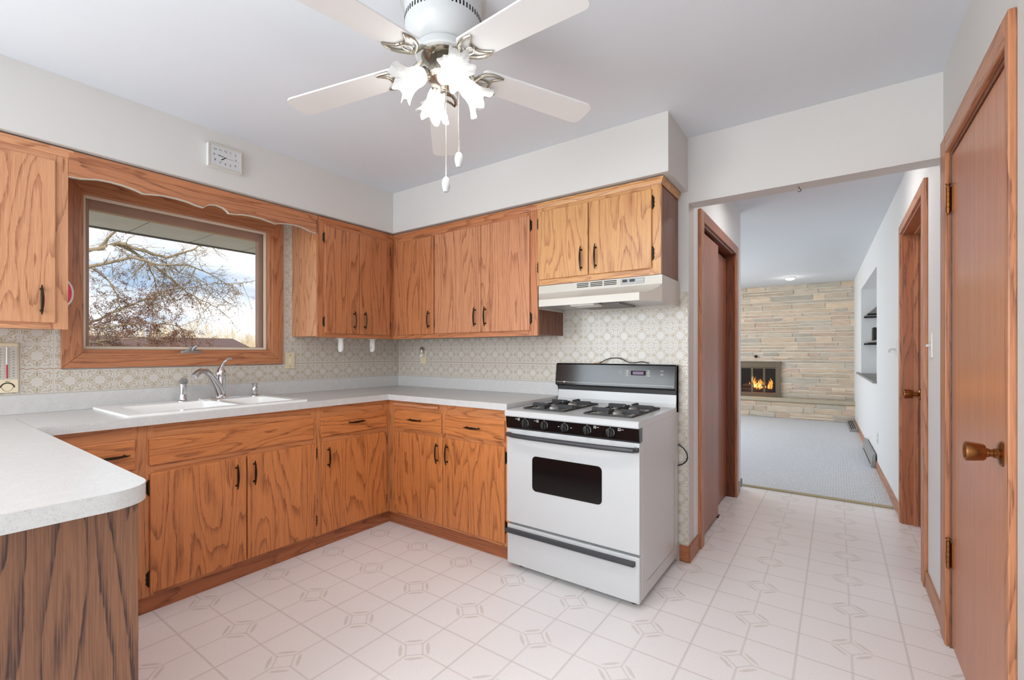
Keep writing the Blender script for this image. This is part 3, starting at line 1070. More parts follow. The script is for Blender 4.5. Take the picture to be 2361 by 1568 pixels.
# --- peninsula
c = thing('peninsula_cabinet', 'oak peninsula cabinet with dark-grained end panel under the rounded worktop end', 'cabinet', (1.2, -2.7, 0), BASE_G)
MB().box(0.62, 1.885, -3.02, -2.407, 0.085, CT - 0.001).build('carcass', fr_v, c)
MB().box(1.885, 1.905, -3.04, -2.378, 0.0, CT - 0.001, 0.001).build('end_panel', oak('panel', 'z'), c)
face_frame('P', -2.388, (0.62, 1.886, 0.085, CT), [(0.66, 1.22, 0.12, 0.80), (1.26, 1.84, 0.12, 0.80)], fr_v, fr_x, c)
door_panel(c, 'P', -2.388, 0.64, 1.235, 0.105, 0.81, low_v, (1.17, 0.62, True), 0.63, (0.70, 0.20))
door_panel(c, 'P', -2.388, 1.245, 1.862, 0.105, 0.81, low_v, (1.31, 0.62, True), 1.88, (0.70, 0.20))
MB().box(0.62, 1.885, -3.0, -2.395, 0.0, 0.085).build('toe_board', oak('base', 'x'), c)

# ------------------------------------------------------------------ worktop
ct = thing('countertop', 'white flecked laminate worktop with rounded peninsula end along both walls', 'countertop', (0.3, -1.2, CT))
SK = (-2.035, -1.245, 0.088, 0.582)   # sink cut-out y0,y1,x0,x1
xs = [0.008, SK[2], SK[3], 0.635, 1.655]
ys = [-2.355, SK[0], SK[1], -0.635, -0.008]


def keep_top(x, y):
    if SK[2] < x < SK[3] and SK[0] < y < SK[1]:
        return False
    return x < 0.635 or y > -0.635


MB().grid('z', CT, 0.914, xs, ys, keep_top).build('worktop', 'laminate', ct, angle=20)
poly = [(0.008, -2.355), (0.008, -3.06), (1.94, -3.06)]
R_ = 0.085
for k in range(9):
    a = -0 + (PI / 2) * k / 8
    poly.append((1.945 - R_ + R_ * math.cos(a), -2.355 - R_ + R_ * math.sin(a)))
MB().prism(poly, 'z', CT, 0.914).build('worktop', 'laminate', ct, angle=20)
lip = MB().box(0.007, 0.026, -3.06, -0.008, 0.914, 1.004, 0.002).box(0.026, 1.655, -0.026, -0.007, 0.914, 1.004, 0.002)
lip.build('upstand', 'laminate', ct)
MB().box(0.24, 0.6355, -2.3556, -2.3544, 0.9139, 0.9143).build('seam', 'slate', ct)

# ------------------------------------------------------------------ sink
sk = thing('kitchen_sink', 'white enamel double-bowl sink set into the worktop below the window', 'sink', (0.33, -1.64, 0.914))
xs = [0.062, 0.175, 0.555, 0.610]
ys = [-2.062, -1.985, -1.575, -1.525, -1.27, -1.218]
BO = [(0.175, 0.555, -1.985, -1.575, 0.19), (0.175, 0.555, -1.525, -1.27, 0.13)]
mb = MB().grid('z', 0.9145, 0.926, xs, ys, lambda x, y: not any(b[0] < x < b[1] and b[2] < y < b[3] for b in BO))
bmesh.ops.bevel(mb.bm, geom=[e for e in mb.bm.edges if len(e.link_faces) == 2 and e.calc_face_angle(0) > 1.0], offset=0.006, segments=3, profile=0.5, affect='EDGES')
mb.build('rim', 'sink', sk, angle=60)
for b in BO:
    mb = MB()
    x0, x1, y0, y1, dp = b
    rings = []
    for (ins, z) in ((0.0, 0.922), (0.006, 0.905), (0.014, 0.914 - dp + 0.03), (0.035, 0.914 - dp), (0.10, 0.914 - dp - 0.004)):
        ring = []
        rr = 0.03
        for (cx_, cy_, a0) in ((x1 - ins - rr, y1 - ins - rr, 0), (x0 + ins + rr, y1 - ins - rr, PI / 2), (x0 + ins + rr, y0 + ins + rr, PI), (x1 - ins - rr, y0 + ins + rr, 1.5 * PI)):
            for k in range(5):
                a = a0 + PI / 2 * k / 4
                ring.append((cx_ + rr * math.cos(a), cy_ + rr * math.sin(a), z))
        rings.append(ring)
    vr = mb._rings(rings, True, False)
    mb.bm.faces.new(vr[-1])
    bo = mb.build('bowl', 'sink', sk, angle=50, recalc=False)
    MB().lathe([(0.0, 0.0), (0.04, 0.0), (0.042, 0.003), (0.03, 0.005), (0.0, 0.004)], ((x0 + x1) / 2, (y0 + y1) / 2, 0.914 - dp - 0.004), (0, 0, 1), 24).build('drain', 'chrome', bo)

# ------------------------------------------------------------------ faucet set
fx = 0.115
DK = 0.926
fa = thing('kitchen_faucet', 'chrome single-lever faucet with curved spout behind the sink', 'faucet', (fx, -1.485, DK))
pl = MB()
ov = []
for k in range(40):
    a = 2 * PI * k / 40
    ov.append((fx + 0.030 * math.sin(a), -1.485 + 0.127 * (1 if math.cos(a) > 0 else -1) * abs(math.cos(a)) ** 0.8))
pl.prism(ov, 'z', DK, DK + 0.008, 0.002)
pl.build('base_plate', 'chrome', fa)
MB().lathe([(0.0, 0.0), (0.031, 0.0), (0.031, 0.006), (0.027, 0.012), (0.0255, 0.05), (0.0255, 0.118), (0.027, 0.12), (0.027, 0.127), (0.0, 0.127)], (fx, -1.485, DK + 0.006), (0, 0, 1), 30).build('body', 'chrome', fa)
sp_pts = [(fx + 0.004, -1.487, DK + 0.030), (fx + 0.012, -1.505, DK + 0.075), (fx + 0.03, -1.535, DK + 0.118), (fx + 0.06, -1.568, DK + 0.152), (fx + 0.09, -1.60, DK + 0.172), (fx + 0.115, -1.635, DK + 0.176), (fx + 0.138, -1.662, DK + 0.165), (fx + 0.15, -1.682, DK + 0.145)]
MB().tube(sp_pts, [0.026, 0.024, 0.019, 0.0165, 0.0155, 0.016, 0.0185, 0.018], 18).build('spout', 'chrome', fa)
lv = MB().lathe([(0.0, 0.0), (0.025, 0.0), (0.0275, 0.012), (0.0265, 0.026), (0.020, 0.044), (0.0125, 0.056), (0.0, 0.06)], (fx, -1.485, DK + 0.134), (0, 0, 1), 28)
lv.tube([(fx, -1.483, DK + 0.18), (fx, -1.478, DK + 0.20), (fx, -1.466, DK + 0.222), (fx, -1.448, DK + 0.238), (fx, -1.425, DK + 0.243)], [0.012, 0.0095, 0.008, 0.007, 0.0075], 14)
lv.build('lever', 'chrome', fa)

sr = thing('side_sprayer', 'chrome pull-out sprayer standing left of the faucet', 'sprayer', (fx, -1.683, DK))
MB().lathe([(0.0, 0.0), (0.029, 0.0), (0.029, 0.003), (0.021, 0.007), (0.0185, 0.012), (0.0185, 0.04), (0.0, 0.04)], (fx, -1.683, DK), (0, 0, 1), 26).build('base', 'chrome', sr)
MB().lathe([(0.0, 0.0), (0.0145, 0.0), (0.0165, 0.05), (0.018, 0.072), (0.0, 0.075)], (fx, -1.683, DK + 0.034), (0, 0, 1), 24).build('body', 'chrome', sr)
hd = MB().lathe([(0.0, -0.012), (0.017, -0.012), (0.0195, 0.0), (0.0195, 0.014), (0.0175, 0.018), (0.0, 0.018)], (fx + 0.004, -1.683, DK + 0.112), (0.75, 0.0, 0.35), 24)
hd.build('spray_head', 'alu', sr)
sd = thing('soap_dispenser', 'small chrome waisted soap pump at the right end of the sink deck', 'soap dispenser', (0.11, -1.284, DK))
MB().lathe([(0.0, 0.0), (0.026, 0.0), (0.026, 0.003), (0.016, 0.010), (0.0125, 0.014), (0.0165, 0.028), (0.0185, 0.042), (0.016, 0.055), (0.0115, 0.064), (0.0, 0.064)], (0.11, -1.284, DK), (0, 0, 1), 24).build('body', 'chrome', sd)
MB().lathe([(0.0, 0.0), (0.011, 0.0), (0.0165, 0.008), (0.0185, 0.014), (0.016, 0.018), (0.0, 0.016)], (0.11, -1.284, DK + 0.063), (0, 0, 1), 24).build('pump_head', 'chrome', sd)

# ------------------------------------------------------------------ wall cabinets
ZT = 2.124
CR = 0.034


def crown(parent, pts, mat, dz=0.0, out=0.016):
    """small stepped moulding along a polyline of (x, y); pts ordered so that outside is on the right hand"""
    mb = MB()
    prof = [(0.0, ZT - CR - dz), (0.004, ZT - CR - dz), (0.006, ZT - CR + 0.010 - dz), (0.012, ZT - 0.012 - dz), (out, ZT - 0.010 - dz), (out, ZT - dz), (0.0, ZT - dz)]
    n = len(pts)
    rings = []
    for i in range(n):
        p = Vector(pts[i])
        d0 = (Vector(pts[i]) - Vector(pts[i - 1])).normalized() if i else None
        d1 = (Vector(pts[i + 1]) - Vector(pts[i])).normalized() if i < n - 1 else None
        n0 = Vector((d0.y, -d0.x)) if d0 else None
        n1 = Vector((d1.y, -d1.x)) if d1 else None
        nn_ = n0 if n1 is None else n1 if n0 is None else (n0 + n1) / (1 + n0.dot(n1))
        rings.append([(p.x + nn_.x * o, p.y + nn_.y * o, z) for o, z in prof])
    mb._rings(rings)
    return mb.build('crown', mat, parent)


# left of the window
c = thing('wall_cabinet', 'oak wall cabinet at the left picture edge, left of the window', 'cabinet', (0.165, -2.5, 1.31), UP_G)
MB().box(0.006, 0.312, -2.80, -2.206, 1.318, ZT).build('carcass', oak('left', 'z'), c)
face_frame('L', 0.33, (-2.80, -2.204, 1.311, ZT), [(-2.77, -2.265, 1.35, 2.05)], oak('left', 'z'), oak('left', 'y'), c)
door_panel(c, 'L', 0.33, -2.78, -2.246, 1.338, 2.062, oak('left', 'z'), (-2.292, 1.437, True), None, ())
crown(c, [(0.33, -2.80), (0.33, -2.204), (0.01, -2.204)], oak('left', 'y'))

# right of the window
c = thing('wall_cabinet', 'two-door oak wall cabinet between the window and the room corner', 'cabinet', (0.165, -0.5, 1.31), UP_G)
MB().box(0.006, 0.312, -0.978, -0.012, 1.318, ZT).build('carcass', oak('left', 'z'), c)
face_frame('L', 0.33, (-0.98, -0.33, 1.311, ZT), [(-0.915, -0.40, 1.355, 2.055)], oak('corner', 'z'), oak('corner', 'y'), c)
door_panel(c, 'L', 0.33, -0.930, -0.656, 1.338, 2.070, oak('corner', 'z'), (-0.703, 1.437, True), -0.95, (1.99, 1.417))
door_panel(c, 'L', 0.33, -0.652, -0.378, 1.338, 2.070, oak('corner', 'z'), (-0.614, 1.44, True), -0.37, (1.99, 1.417))
crown(c, [(0.33, -0.98), (0.33, -0.33)], oak('corner', 'y'))

# back wall, three doors
c = thing('wall_cabinet', 'three-door oak wall cabinet between the room corner and the stove hood', 'cabinet', (1.0, -0.165, 1.31), UP_G)
MB().box(0.34, 1.668, -0.312, -0.006, 1.318, ZT).build('carcass', oak('side', 'z'), c)
face_frame('B', -0.33, (0.33, 1.670, 1.311, ZT), [(0.39, 0.755, 1.36, 2.04), (0.815, 1.595, 1.36, 2.04)], oak('corner', 'z'), oak('corner', 'x'), c)
door_panel(c, 'B', -0.33, 0.367, 0.777, 1.340, 2.062, oak('corner', 'z'), (0.736, 1.447, True), 0.36, (1.99, 1.42))
door_panel(c, 'B', -0.33, 0.792, 1.222, 1.343, 2.062, oak('upper', 'z'), (1.178, 1.447, True), 0.78, (1.99, 1.42))
door_panel(c, 'B', -0.33, 1.226, 1.616, 1.343, 2.062, oak('upper', 'z'), (1.267, 1.447, True), 1.63, (2.0, 1.42))
crown(c, [(0.33, -0.33), (1.670, -0.33)], oak('corner', 'x'))

# above the hood
c = thing('wall_cabinet', 'short two-door oak wall cabinet directly above the stove hood', 'cabinet', (2.05, -0.165, 1.62), UP_G)
MB().box(1.672, 2.428, -0.312, -0.006, 1.622, ZT).build('carcass', oak('side', 'z'), c)
face_frame('B', -0.33, (1.670, 2.430, 1.618, ZT), [(1.70, 2.37, 1.67, 2.05)], oak('honey_lit', 'z'), oak('honey_lit', 'x'), c)
door_panel(c, 'B', -0.33, 1.680, 2.016, 1.652, 2.070, oak('honey_lit', 'z'), (1.976, 1.748, True), 1.66, (2.0, 1.73), 0.142)
door_panel(c, 'B', -0.33, 2.021, 2.384, 1.652, 2.070, oak('honey_lit', 'z'), (2.066, 1.750, True), 2.395, (2.0, 1.73), 0.142)
crown(c, [(1.670, -0.33), (2.430, -0.33), (2.430, -0.02)], oak('honey_lit', 'x'))

# scalloped valance above the window
va = thing('window_valance', 'scalloped oak valance board bridging the cabinets above the window', 'valance', (0.33, -1.6, 2.02))
Y0, Y1 = -2.203, -0.985
half = [(0.0, 0.0), (0.045, 0.004), (0.10, 0.018), (0.15, 0.021), (0.20, 0.018), (0.245, 0.010), (0.275, 0.0), (0.31, 0.006), (0.36, 0.014), (0.42, 0.015), (0.47, 0.011), (0.51, 0.003), (0.545, 0.0), (0.556, 0.012), (0.575, 0.024), (0.609, 0.030)]
bot = [(Y0 + y, 2.008 + z) for y, z in half] + [(Y1 - y, 2.008 + z) for y, z in reversed(half[:-1])]
MB().prism(bot + [(Y1, ZT - 0.002), (Y0, ZT - 0.002)], 'x', 0.312, 0.331, 0.0015).build('board', oak('trim', 'y'), va)
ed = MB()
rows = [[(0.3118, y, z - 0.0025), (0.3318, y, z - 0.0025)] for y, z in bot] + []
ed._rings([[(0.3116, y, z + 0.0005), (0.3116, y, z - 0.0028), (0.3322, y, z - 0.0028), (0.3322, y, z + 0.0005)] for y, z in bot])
ed.build('edge_band', 'almond', va)  # unfinished veneer edge; the lit underside is also put into its pale colour
crown(va, [(0.331, Y0), (0.331, Y1)], oak('trim', 'y'), 0.0, 0.012)

# ------------------------------------------------------------------ range hood
hd = thing('range_hood', 'white under-cabinet range hood with three vent slots above the stove', 'range hood', (2.06, -0.2, 1.47))
x0, x1 = 1.678, 2.437
prof = [(-0.332, 1.615, 0.0), (-0.332, 1.568, 0.0), (-0.352, 1.548, 0.013), (-0.385, 1.530, 0.034), (-0.42, 1.520, 0.058), (-0.452, 1.517, 0.077), (-0.455, 1.514, 0.078), (-0.455, 1.474, 0.078)]
mb = MB()
rows = [[(x0 + i, y, z), (x1 - i, y, z)] for y, z, i in prof]
vr = mb._rings(rows, False, False)
# top, sides and back
L = [p for p in vr]
tb = [mb.bm.verts.new((x0, -0.008, 1.615)), mb.bm.verts.new((x1, -0.008, 1.615))]
bb_ = [mb.bm.verts.new((x0, -0.008, 1.472)), mb.bm.verts.new((x1, -0.008, 1.472))]
bf = [mb.bm.verts.new((x0, -0.332, 1.472)), mb.bm.verts.new((x1, -0.332, 1.472))]
mb.bm.faces.new((vr[0][0], vr[0][1], tb[1], tb[0]))
for s in (0, 1):
    mb.bm.faces.new((vr[0][s], tb[s], bb_[s], bf[s]))
    for i in range(len(vr) - 1):
        mb.bm.faces.new((vr[i][s], vr[i + 1][s], bf[s]))
mb.bm.faces.new((tb[0], tb[1], bb_[1], bb_[0]))
mb.build('body', 'almond', hd, angle=40)
ib = MB().box(x0 + 0.006, x1 - 0.006, -0.33, -0.01, 1.490, 1.494)
ib.prism([(x0 + 0.006, -0.33), (x1 - 0.006, -0.33), (x1 - 0.08, -0.452), (x0 + 0.08, -0.452)], 'z', 1.490, 1.494)
ib.build('underside', 'white', hd)
MB().box(1.90, 2.19, -0.30, -0.05, 1.478, 1.490, 0.002).build('grease_filter', 'filter', hd)
MB().box(1.93, 2.08, -0.40, -0.28, 1.470, 1.486, 0.006).build('lamp_lens', 'plastic', hd)
vt = MB()
for (a, b) in ((1.942, 2.016), (2.028, 2.102), (2.112, 2.186)):
    for k in range(3):
        vt.box(a, b, -0.3335, -0.331, 1.584 + k * 0.0095, 1.5885 + k * 0.0095)
vt.build('vent_slots', 'dark', hd)
cp = MB().box(2.210, 2.342, -0.335, -0.331, 1.578, 1.609, 0.001).build('control_panel', 'grille', hd)
sw = MB().box(2.222, 2.248, -0.338, -0.334, 1.590, 1.604, 0.001).box(2.262, 2.290, -0.338, -0.334, 1.590, 1.604, 0.001)
sw.build('rocker_switches', 'black_matte', cp)
MB().box(2.214, 2.338, -0.3356, -0.334, 1.583, 1.5835).text('NuTone', 0.010, (2.318, -0.3355, 1.5965), (1, 0, 0), (0, 0, 1)).build('lettering', 'plastic', cp)

# ------------------------------------------------------------------ gas stove
st = thing('gas_stove', 'white freestanding gas stove with black knob panel and backguard', 'stove', (2.05, -0.33, 0))
SX0, SX1 = 1.668, 2.432
body = MB().box(SX0, SX1, -0.615, -0.022, 0.035, 0.862, 0.003)
body.build('cabinet_body', 'white', st)
sp_ = MB().box(SX1, SX1 + 0.0008, -0.55, -0.10, 0.10, 0.103).box(SX1, SX1 + 0.0008, -0.10, -0.097, 0.10, 0.60)
sp_.build('side_crease', 'grille', st)
# cooktop: rolled front lip, two burner wells, rising back
tp = MB()
tp.prism([(-0.668, 0.852), (-0.672, 0.858), (-0.672, 0.876), (-0.664, 0.884), (-0.64, 0.886), (-0.10, 0.886), (-0.075, 0.892), (-0.066, 0.91), (-0.062, 0.962), (-0.024, 0.962), (-0.024, 0.852)], 'x', SX0 - 0.002, SX1 + 0.002, 0.003)
tp.build('cooktop', 'white', st)
for cx_ in (1.862, 2.238):
    wl = MB().box(cx_ - 0.135, cx_ + 0.135, -0.575, -0.155, 0.8862, 0.8872, 0.0004).build('burner_well', 'almond', st)
    for cy_ in (-0.475, -0.255):
        MB().lathe([(0.0, 0.0), (0.075, 0.0), (0.082, 0.0025), (0.055, 0.0015), (0.05, 0.002), (0.046, 0.014), (0.036, 0.018), (0.0, 0.019)], (cx_, cy_, 0.8868), (0, 0, 1), 30).build('burner', 'alu', wl)
    MB().tube([(cx_, -0.365, 0.8872), (cx_, -0.365, 0.905), (cx_ + 0.004, -0.36, 0.922)], [0.005, 0.003, 0.0015], 8).build('igniter', 'alu', wl)
    for cy_ in (-0.475, -0.255):
        g = MB()
        zt = 0.915
        w_, h_ = 0.128, 0.104
        for k in range(4):
            a = k * PI / 2
            dx, dy = math.cos(a), math.sin(a)
            R0 = w_ if abs(dx) > 0.5 else h_
            pts = [(cx_ + dx * R0, cy_ + dy * R0), (cx_ + dx * 0.028, cy_ + dy * 0.028)]
            nx, ny = -dy * 0.006, dx * 0.006
            P_ = [(pts[0][0] + nx, pts[0][1] + ny), (pts[0][0] - nx, pts[0][1] - ny), (pts[1][0] - nx, pts[1][1] - ny), (pts[1][0] + nx, pts[1][1] + ny)]
            g.prism(P_, 'z', zt - 0.022, zt, 0.002)
            g.prism([(q_[0] + (q_[0] - cx_) * 0, q_[1]) for q_ in [(pts[0][0] + nx * 1.4 + dx * 0.002, pts[0][1] + ny * 1.4 + dy * 0.002), (pts[0][0] - nx * 1.4 + dx * 0.002, pts[0][1] - ny * 1.4 + dy * 0.002), (pts[0][0] - nx * 1.4 - dx * 0.02, pts[0][1] - ny * 1.4 - dy * 0.02), (pts[0][0] + nx * 1.4 - dx * 0.02, pts[0][1] + ny * 1.4 - dy * 0.02)]], 'z', 0.8875, zt - 0.004, 0.002)
        for sx in (-1, 1):
            g.box(cx_ + sx * w_ - 0.004, cx_ + sx * w_ + 0.004, cy_ - h_, cy_ + h_, 0.888, 0.896, 0.0015)
        for sy in (-1, 1):
            g.box(cx_ - w_, cx_ + w_, cy_ + sy * h_ - 0.004, cy_ + sy * h_ + 0.004, 0.888, 0.896, 0.0015)
        g.build('burner_grate', 'iron', wl)
# knob panel
kp = MB().prism([(-0.615, 0.786), (-0.652, 0.786), (-0.656, 0.790), (-0.662, 0.848), (-0.660, 0.853), (-0.615, 0.853)], 'x', SX0, SX1 + 0.001, 0.002).build('knob_panel', 'black', st)
ang = math.atan2(0.006, 0.06)
for i, kx in enumerate((1.798, 1.919, 2.041, 2.168, 2.290)):
    o = Vector((kx, -0.6575, 0.822))
    d = Vector((0, -1, -0.1)).normalized()
    k = MB().lathe([(0.0, 0.0), (0.0215, 0.0), (0.0215, 0.003), (0.0185, 0.005), (0.0165, 0.018), (0.0, 0.0185)], o, d, 30)
    k.box(kx - 0.0048, kx + 0.0048, -0.685, -0.664, 0.803, 0.841, 0.002)
    kk = k.build('knob', 'black_matte', kp)
    mk = MB()
    for j in range(26):
        a = PI * (-0.15 + 1.0 * j / 25 * 1.3)
        mk.box(kx + 0.0205 * math.cos(a) - 0.0008, kx + 0.0205 * math.cos(a) + 0.0008, -0.6622, -0.6612, 0.822 + 0.0205 * math.sin(a) - 0.0008, 0.822 + 0.0205 * math.sin(a) + 0.0008)
    mk.box(kx - 0.0008, kx + 0.0008, -0.6625, -0.6612, 0.8455, 0.852 - 0.002)
    mk.build('dial_marks', 'plastic', kk)
mk = MB()
for (mx, my, lit) in ((1.756, 0.840, 0), (1.878, 0.840, 1), (2.210, 0.840, 2), (2.336, 0.840, 3)):
    for dx in (-0.004, 0.004):
        for dz in (-0.004, 0.004):
            mk.box(mx + dx - 0.0022, mx + dx + 0.0022, -0.6624, -0.6605, my + dz - 0.0022, my + dz + 0.0022)
    sgn = -1 if lit < 2 else 1
    mk.box(mx + sgn * 0.010, mx + sgn * 0.022, -0.6624, -0.6605, my - 0.0008, my + 0.0008)
for mx in (2.006, 2.078):
    mk.box(mx - 0.004, mx + 0.004, -0.6612, -0.659, 0.8215, 0.8235)
mk.build('burner_marks', 'plastic', kp)
# oven door
od = MB().grid('y', -0.652, -0.617, [SX0 + 0.002, 1.846, 2.236, SX1 - 0.001], [0.262, 0.466, 0.640, 0.782], lambda x, z: not (1.846 < x < 2.236 and 0.466 < z < 0.640))
bmesh.ops.bevel(od.bm, geom=[e for e in od.bm.edges if len(e.link_faces) == 2 and e.calc_face_angle(0) > 1.0 and max(v.co.y for v in e.verts) < -0.64], offset=0.006, segments=3, profile=0.5, affect='EDGES')
odo = od.build('oven_door', 'white', st, angle=50)
rr = 0.022
pl_ = []
for (cx_, cz_, a0) in ((2.243 - rr, 0.647 - rr, 0), (1.839 + rr, 0.647 - rr, PI / 2), (1.839 + rr, 0.459 + rr, PI), (2.243 - rr, 0.459 + rr, 1.5 * PI)):
    for k in range(6):
        a = a0 + PI / 2 * k / 5
        pl_.append((cx_ + rr * math.cos(a), cz_ + rr * math.sin(a)))
MB().prism(pl_, 'y', -0.6545, -0.640, 0.001).build('oven_window', 'black', odo)
hb = MB()
hz = 0.752
hb.tube([(1.680, -0.662, hz), (1.700, -0.676, hz), (1.74, -0.690, hz), (1.85, -0.699, hz), (2.05, -0.702, hz), (2.25, -0.699, hz), (2.34, -0.690, hz), (2.41, -0.680, hz), (2.425, -0.662, hz)], [0.010, 0.0125, 0.0125, 0.0125, 0.0125, 0.0125, 0.0125, 0.0125, 0.010], 12)
hb.box(1.676, 1.70, -0.675, -0.650, hz - 0.011, hz + 0.011, 0.003).box(2.408, 2.43, -0.675, -0.650, hz - 0.011, hz + 0.011, 0.003)
hb.build('handle', 'charcoal', odo)
# storage drawer
dr = MB().box(SX0 + 0.002, SX1 - 0.001, -0.652, -0.617, 0.030, 0.247, 0.006, 3).build('storage_drawer', 'white', st)
MB().prism([(-0.650, 0.204), (-0.680, 0.210), (-0.680, 0.222), (-0.672, 0.228), (-0.650, 0.228)], 'x', SX0 + 0.006, 2.412, 0.0015).build('handle', 'charcoal', dr)
for (fx_, fy_) in ((1.73, -0.585), (2.385, -0.585), (1.73, -0.08), (2.385, -0.08)):
    MB().lathe([(0.0, 0.0), (0.019, 0.0), (0.02, 0.008), (0.012, 0.012), (0.008, 0.013), (0.008, 0.036), (0.0, 0.036)], (fx_, fy_, 0.0), (0, 0, 1), 16).build('foot', 'black_matte', st)
# backguard
bg = MB().prism([(-0.024, 0.955), (-0.05, 0.955), (-0.052, 0.985), (-0.080, 0.992), (-0.088, 1.000), (-0.074, 1.128), (-0.066, 1.136), (-0.024, 1.136)], 'x', 1.655, 2.434, 0.003).build('backguard', 'black', st)
MB().box(1.662, 2.434, -0.060, -0.012, 0.86, 1.132, 0.003).build('rear_cover', 'black_matte', st)


def bgp(x, z):
    return (x, -0.088 + (z - 1.0) * (0.014 / 0.128) - 0.0006, z)


ln = MB()
ln.box(1.664, 1.716, -0.0872, -0.0860, 1.0135, 1.0148).box(1.752, 2.426, -0.0872, -0.0860, 1.0135, 1.0148)
ln.text('MAYTAG', 0.0075, (1.741, -0.0874, 1.0142), (1, 0, 0), (0, 0, 1))
ln.box(1.718, 1.7265, -0.0876, -0.0862, 1.0095, 1.0185)
for (bx, bz) in ((2.140, 1.096), (2.140, 1.083), (2.140, 1.069), (2.270, 1.096), (2.270, 1.083), (2.270, 1.069), (2.350, 1.078)):
    w_ = 0.018 if bx < 2.3 else 0.015
    p = bgp(bx, bz)
    for (a, b, c_, d_) in ((0, w_, -0.0045, -0.0037), (0, w_, 0.0037, 0.0045), (0, 0.0008, -0.0045, 0.0045), (w_ - 0.0008, w_, -0.0045, 0.0045)):
        ln.box(bx + a, bx + b, p[1] - 0.0005, p[1] + 0.0009, bz + c_, bz + d_)
    ln.box(bx + w_ * 0.3, bx + w_ * 0.7, p[1] - 0.0005, p[1] + 0.0009, bz - 0.001, bz + 0.001)
for (bx, bz) in ((2.105, 1.094), (2.108, 1.084), (2.352, 1.098), (2.362, 1.098)):
    p = bgp(bx, bz)
    ln.box(bx - 0.004, bx + 0.004, p[1] - 0.0005, p[1] + 0.0009, bz - 0.001, bz + 0.001)
ln.build('printed_marks', 'plastic', bg)
p = bgp(2.22, 1.083)
MB().box(2.172, 2.262, p[1] - 0.0008, p[1] + 0.002, 1.070, 1.097).build('display_bezel', 'dark', bg)
MB().box(2.184, 2.250, p[1] - 0.0018, p[1] + 0.0012, 1.075, 1.092).build('clock_display', 'display', bg)
cd = thing('power_cord', 'black cable lying on top of the stove backguard', 'cable', (2.05, -0.045, 1.136))
MB().tube([(1.945, -0.045, 1.140), (1.965, -0.040, 1.146), (1.99, -0.03, 1.160), (2.02, -0.03, 1.170), (2.06, -0.03, 1.172), (2.09, -0.03, 1.168), (2.12, -0.035, 1.155), (2.15, -0.04, 1.143), (2.18, -0.04, 1.1435), (2.215, -0.035, 1.150), (2.24, -0.035, 1.148), (2.265, -0.03, 1.140)], 0.0028, 8).build('wire', 'black_matte', cd)
MB().box(1.915, 1.962, -0.052, -0.036, 1.1365, 1.1405, 0.001).build('bare_end', 'brass', cd)
gh = MB().tube([(2.40, -0.012, 0.69), (2.43, -0.012, 0.674), (2.46, -0.012, 0.655), (2.478, -0.012, 0.63), (2.483, -0.012, 0.605), (2.476, -0.012, 0.582), (2.455, -0.012, 0.562), (2.43, -0.012, 0.551), (2.40, -0.012, 0.545)], 0.0035, 8)
tag(gh.build('supply_cable', 'black_matte', None, origin=(2.44, -0.012, 0.6)), 'black cable loop sticking out behind the stove beside the tiled wall', 'cable')

# ------------------------------------------------------------------ ceiling fan
FX, FY = 2.032, -1.556
KX, KY = FX + 0.011, FY + 0.008      # motor and lamps
fan = thing('ceiling_fan', 'white five-blade ceiling fan with four ruffled glass lamp shades', 'ceiling fan', (FX, FY, H))
mh = MB().lathe([(0.0, H), (0.150, H), (0.150, H - 0.004), (0.138, H - 0.008), (0.135, H - 0.04), (0.1345, 2.350), (0.132, 2.335), (0.126, 2.316), (0.116, 2.298), (0.104, 2.284), (0.094, 2.277), (0.088, 2.275), (0.0, 2.275)], (KX, KY, 0), (0, 0, 1), 56).build('motor_housing', 'white', fan)
vs_ = MB()
for k in range(64):
    a = 2 * PI * k / 64
    cx_, cy_ = KX + 0.1352 * math.cos(a), KY + 0.1352 * math.sin(a)
    t = Vector((-math.sin(a), math.cos(a), 0))
    n = Vector((math.cos(a), math.sin(a), 0))
    c_ = Vector((cx_, cy_, 0))
    q = [c_ + t * s * 0.0028 for s in (-1, 1)]
    for (z0, z1) in ((2.357, 2.374),):
        f = [vs_.bm.verts.new((p_.x, p_.y, z)) for p_, z in ((q[0], z0), (q[1], z0), (q[1], z1), (q[0], z1))]
        g = [vs_.bm.verts.new((p_.x - n.x * 0.004, p_.y - n.y * 0.004, z)) for p_, z in ((q[0], z0), (q[1], z0), (q[1], z1), (q[0], z1))]
        vs_.bm.faces.new(f)
        vs_.bm.faces.new(list(reversed(g)))
        for i in range(4):
            vs_.bm.faces.new((f[i], g[i], g[(i + 1) % 4], f[(i + 1) % 4]))
vs_.build('vent_slots', 'dark', mh)
MB().lathe([(0.070, 2.276), (0.095, 2.276), (0.098, 2.271), (0.098, 2.252), (0.094, 2.247), (0.078, 2.248), (0.070, 2.262), (0.070, 2.276)], (KX, KY, 0), (0, 0, 1), 48, cap=False).build('flywheel', 'white', fan)
MB().lathe([(0.0, 2.276), (0.071, 2.276), (0.071, 2.258), (0.06, 2.252), (0.052, 2.249), (0.0, 2.249)], (KX, KY, 0), (0, 0, 1), 40).build('hub', 'nickel', fan)
DA = (-0.054, 0.002, 0.014, 0.065, -0.023)
DZ = (-0.056, -0.048, -0.037, -0.062, -0.085)
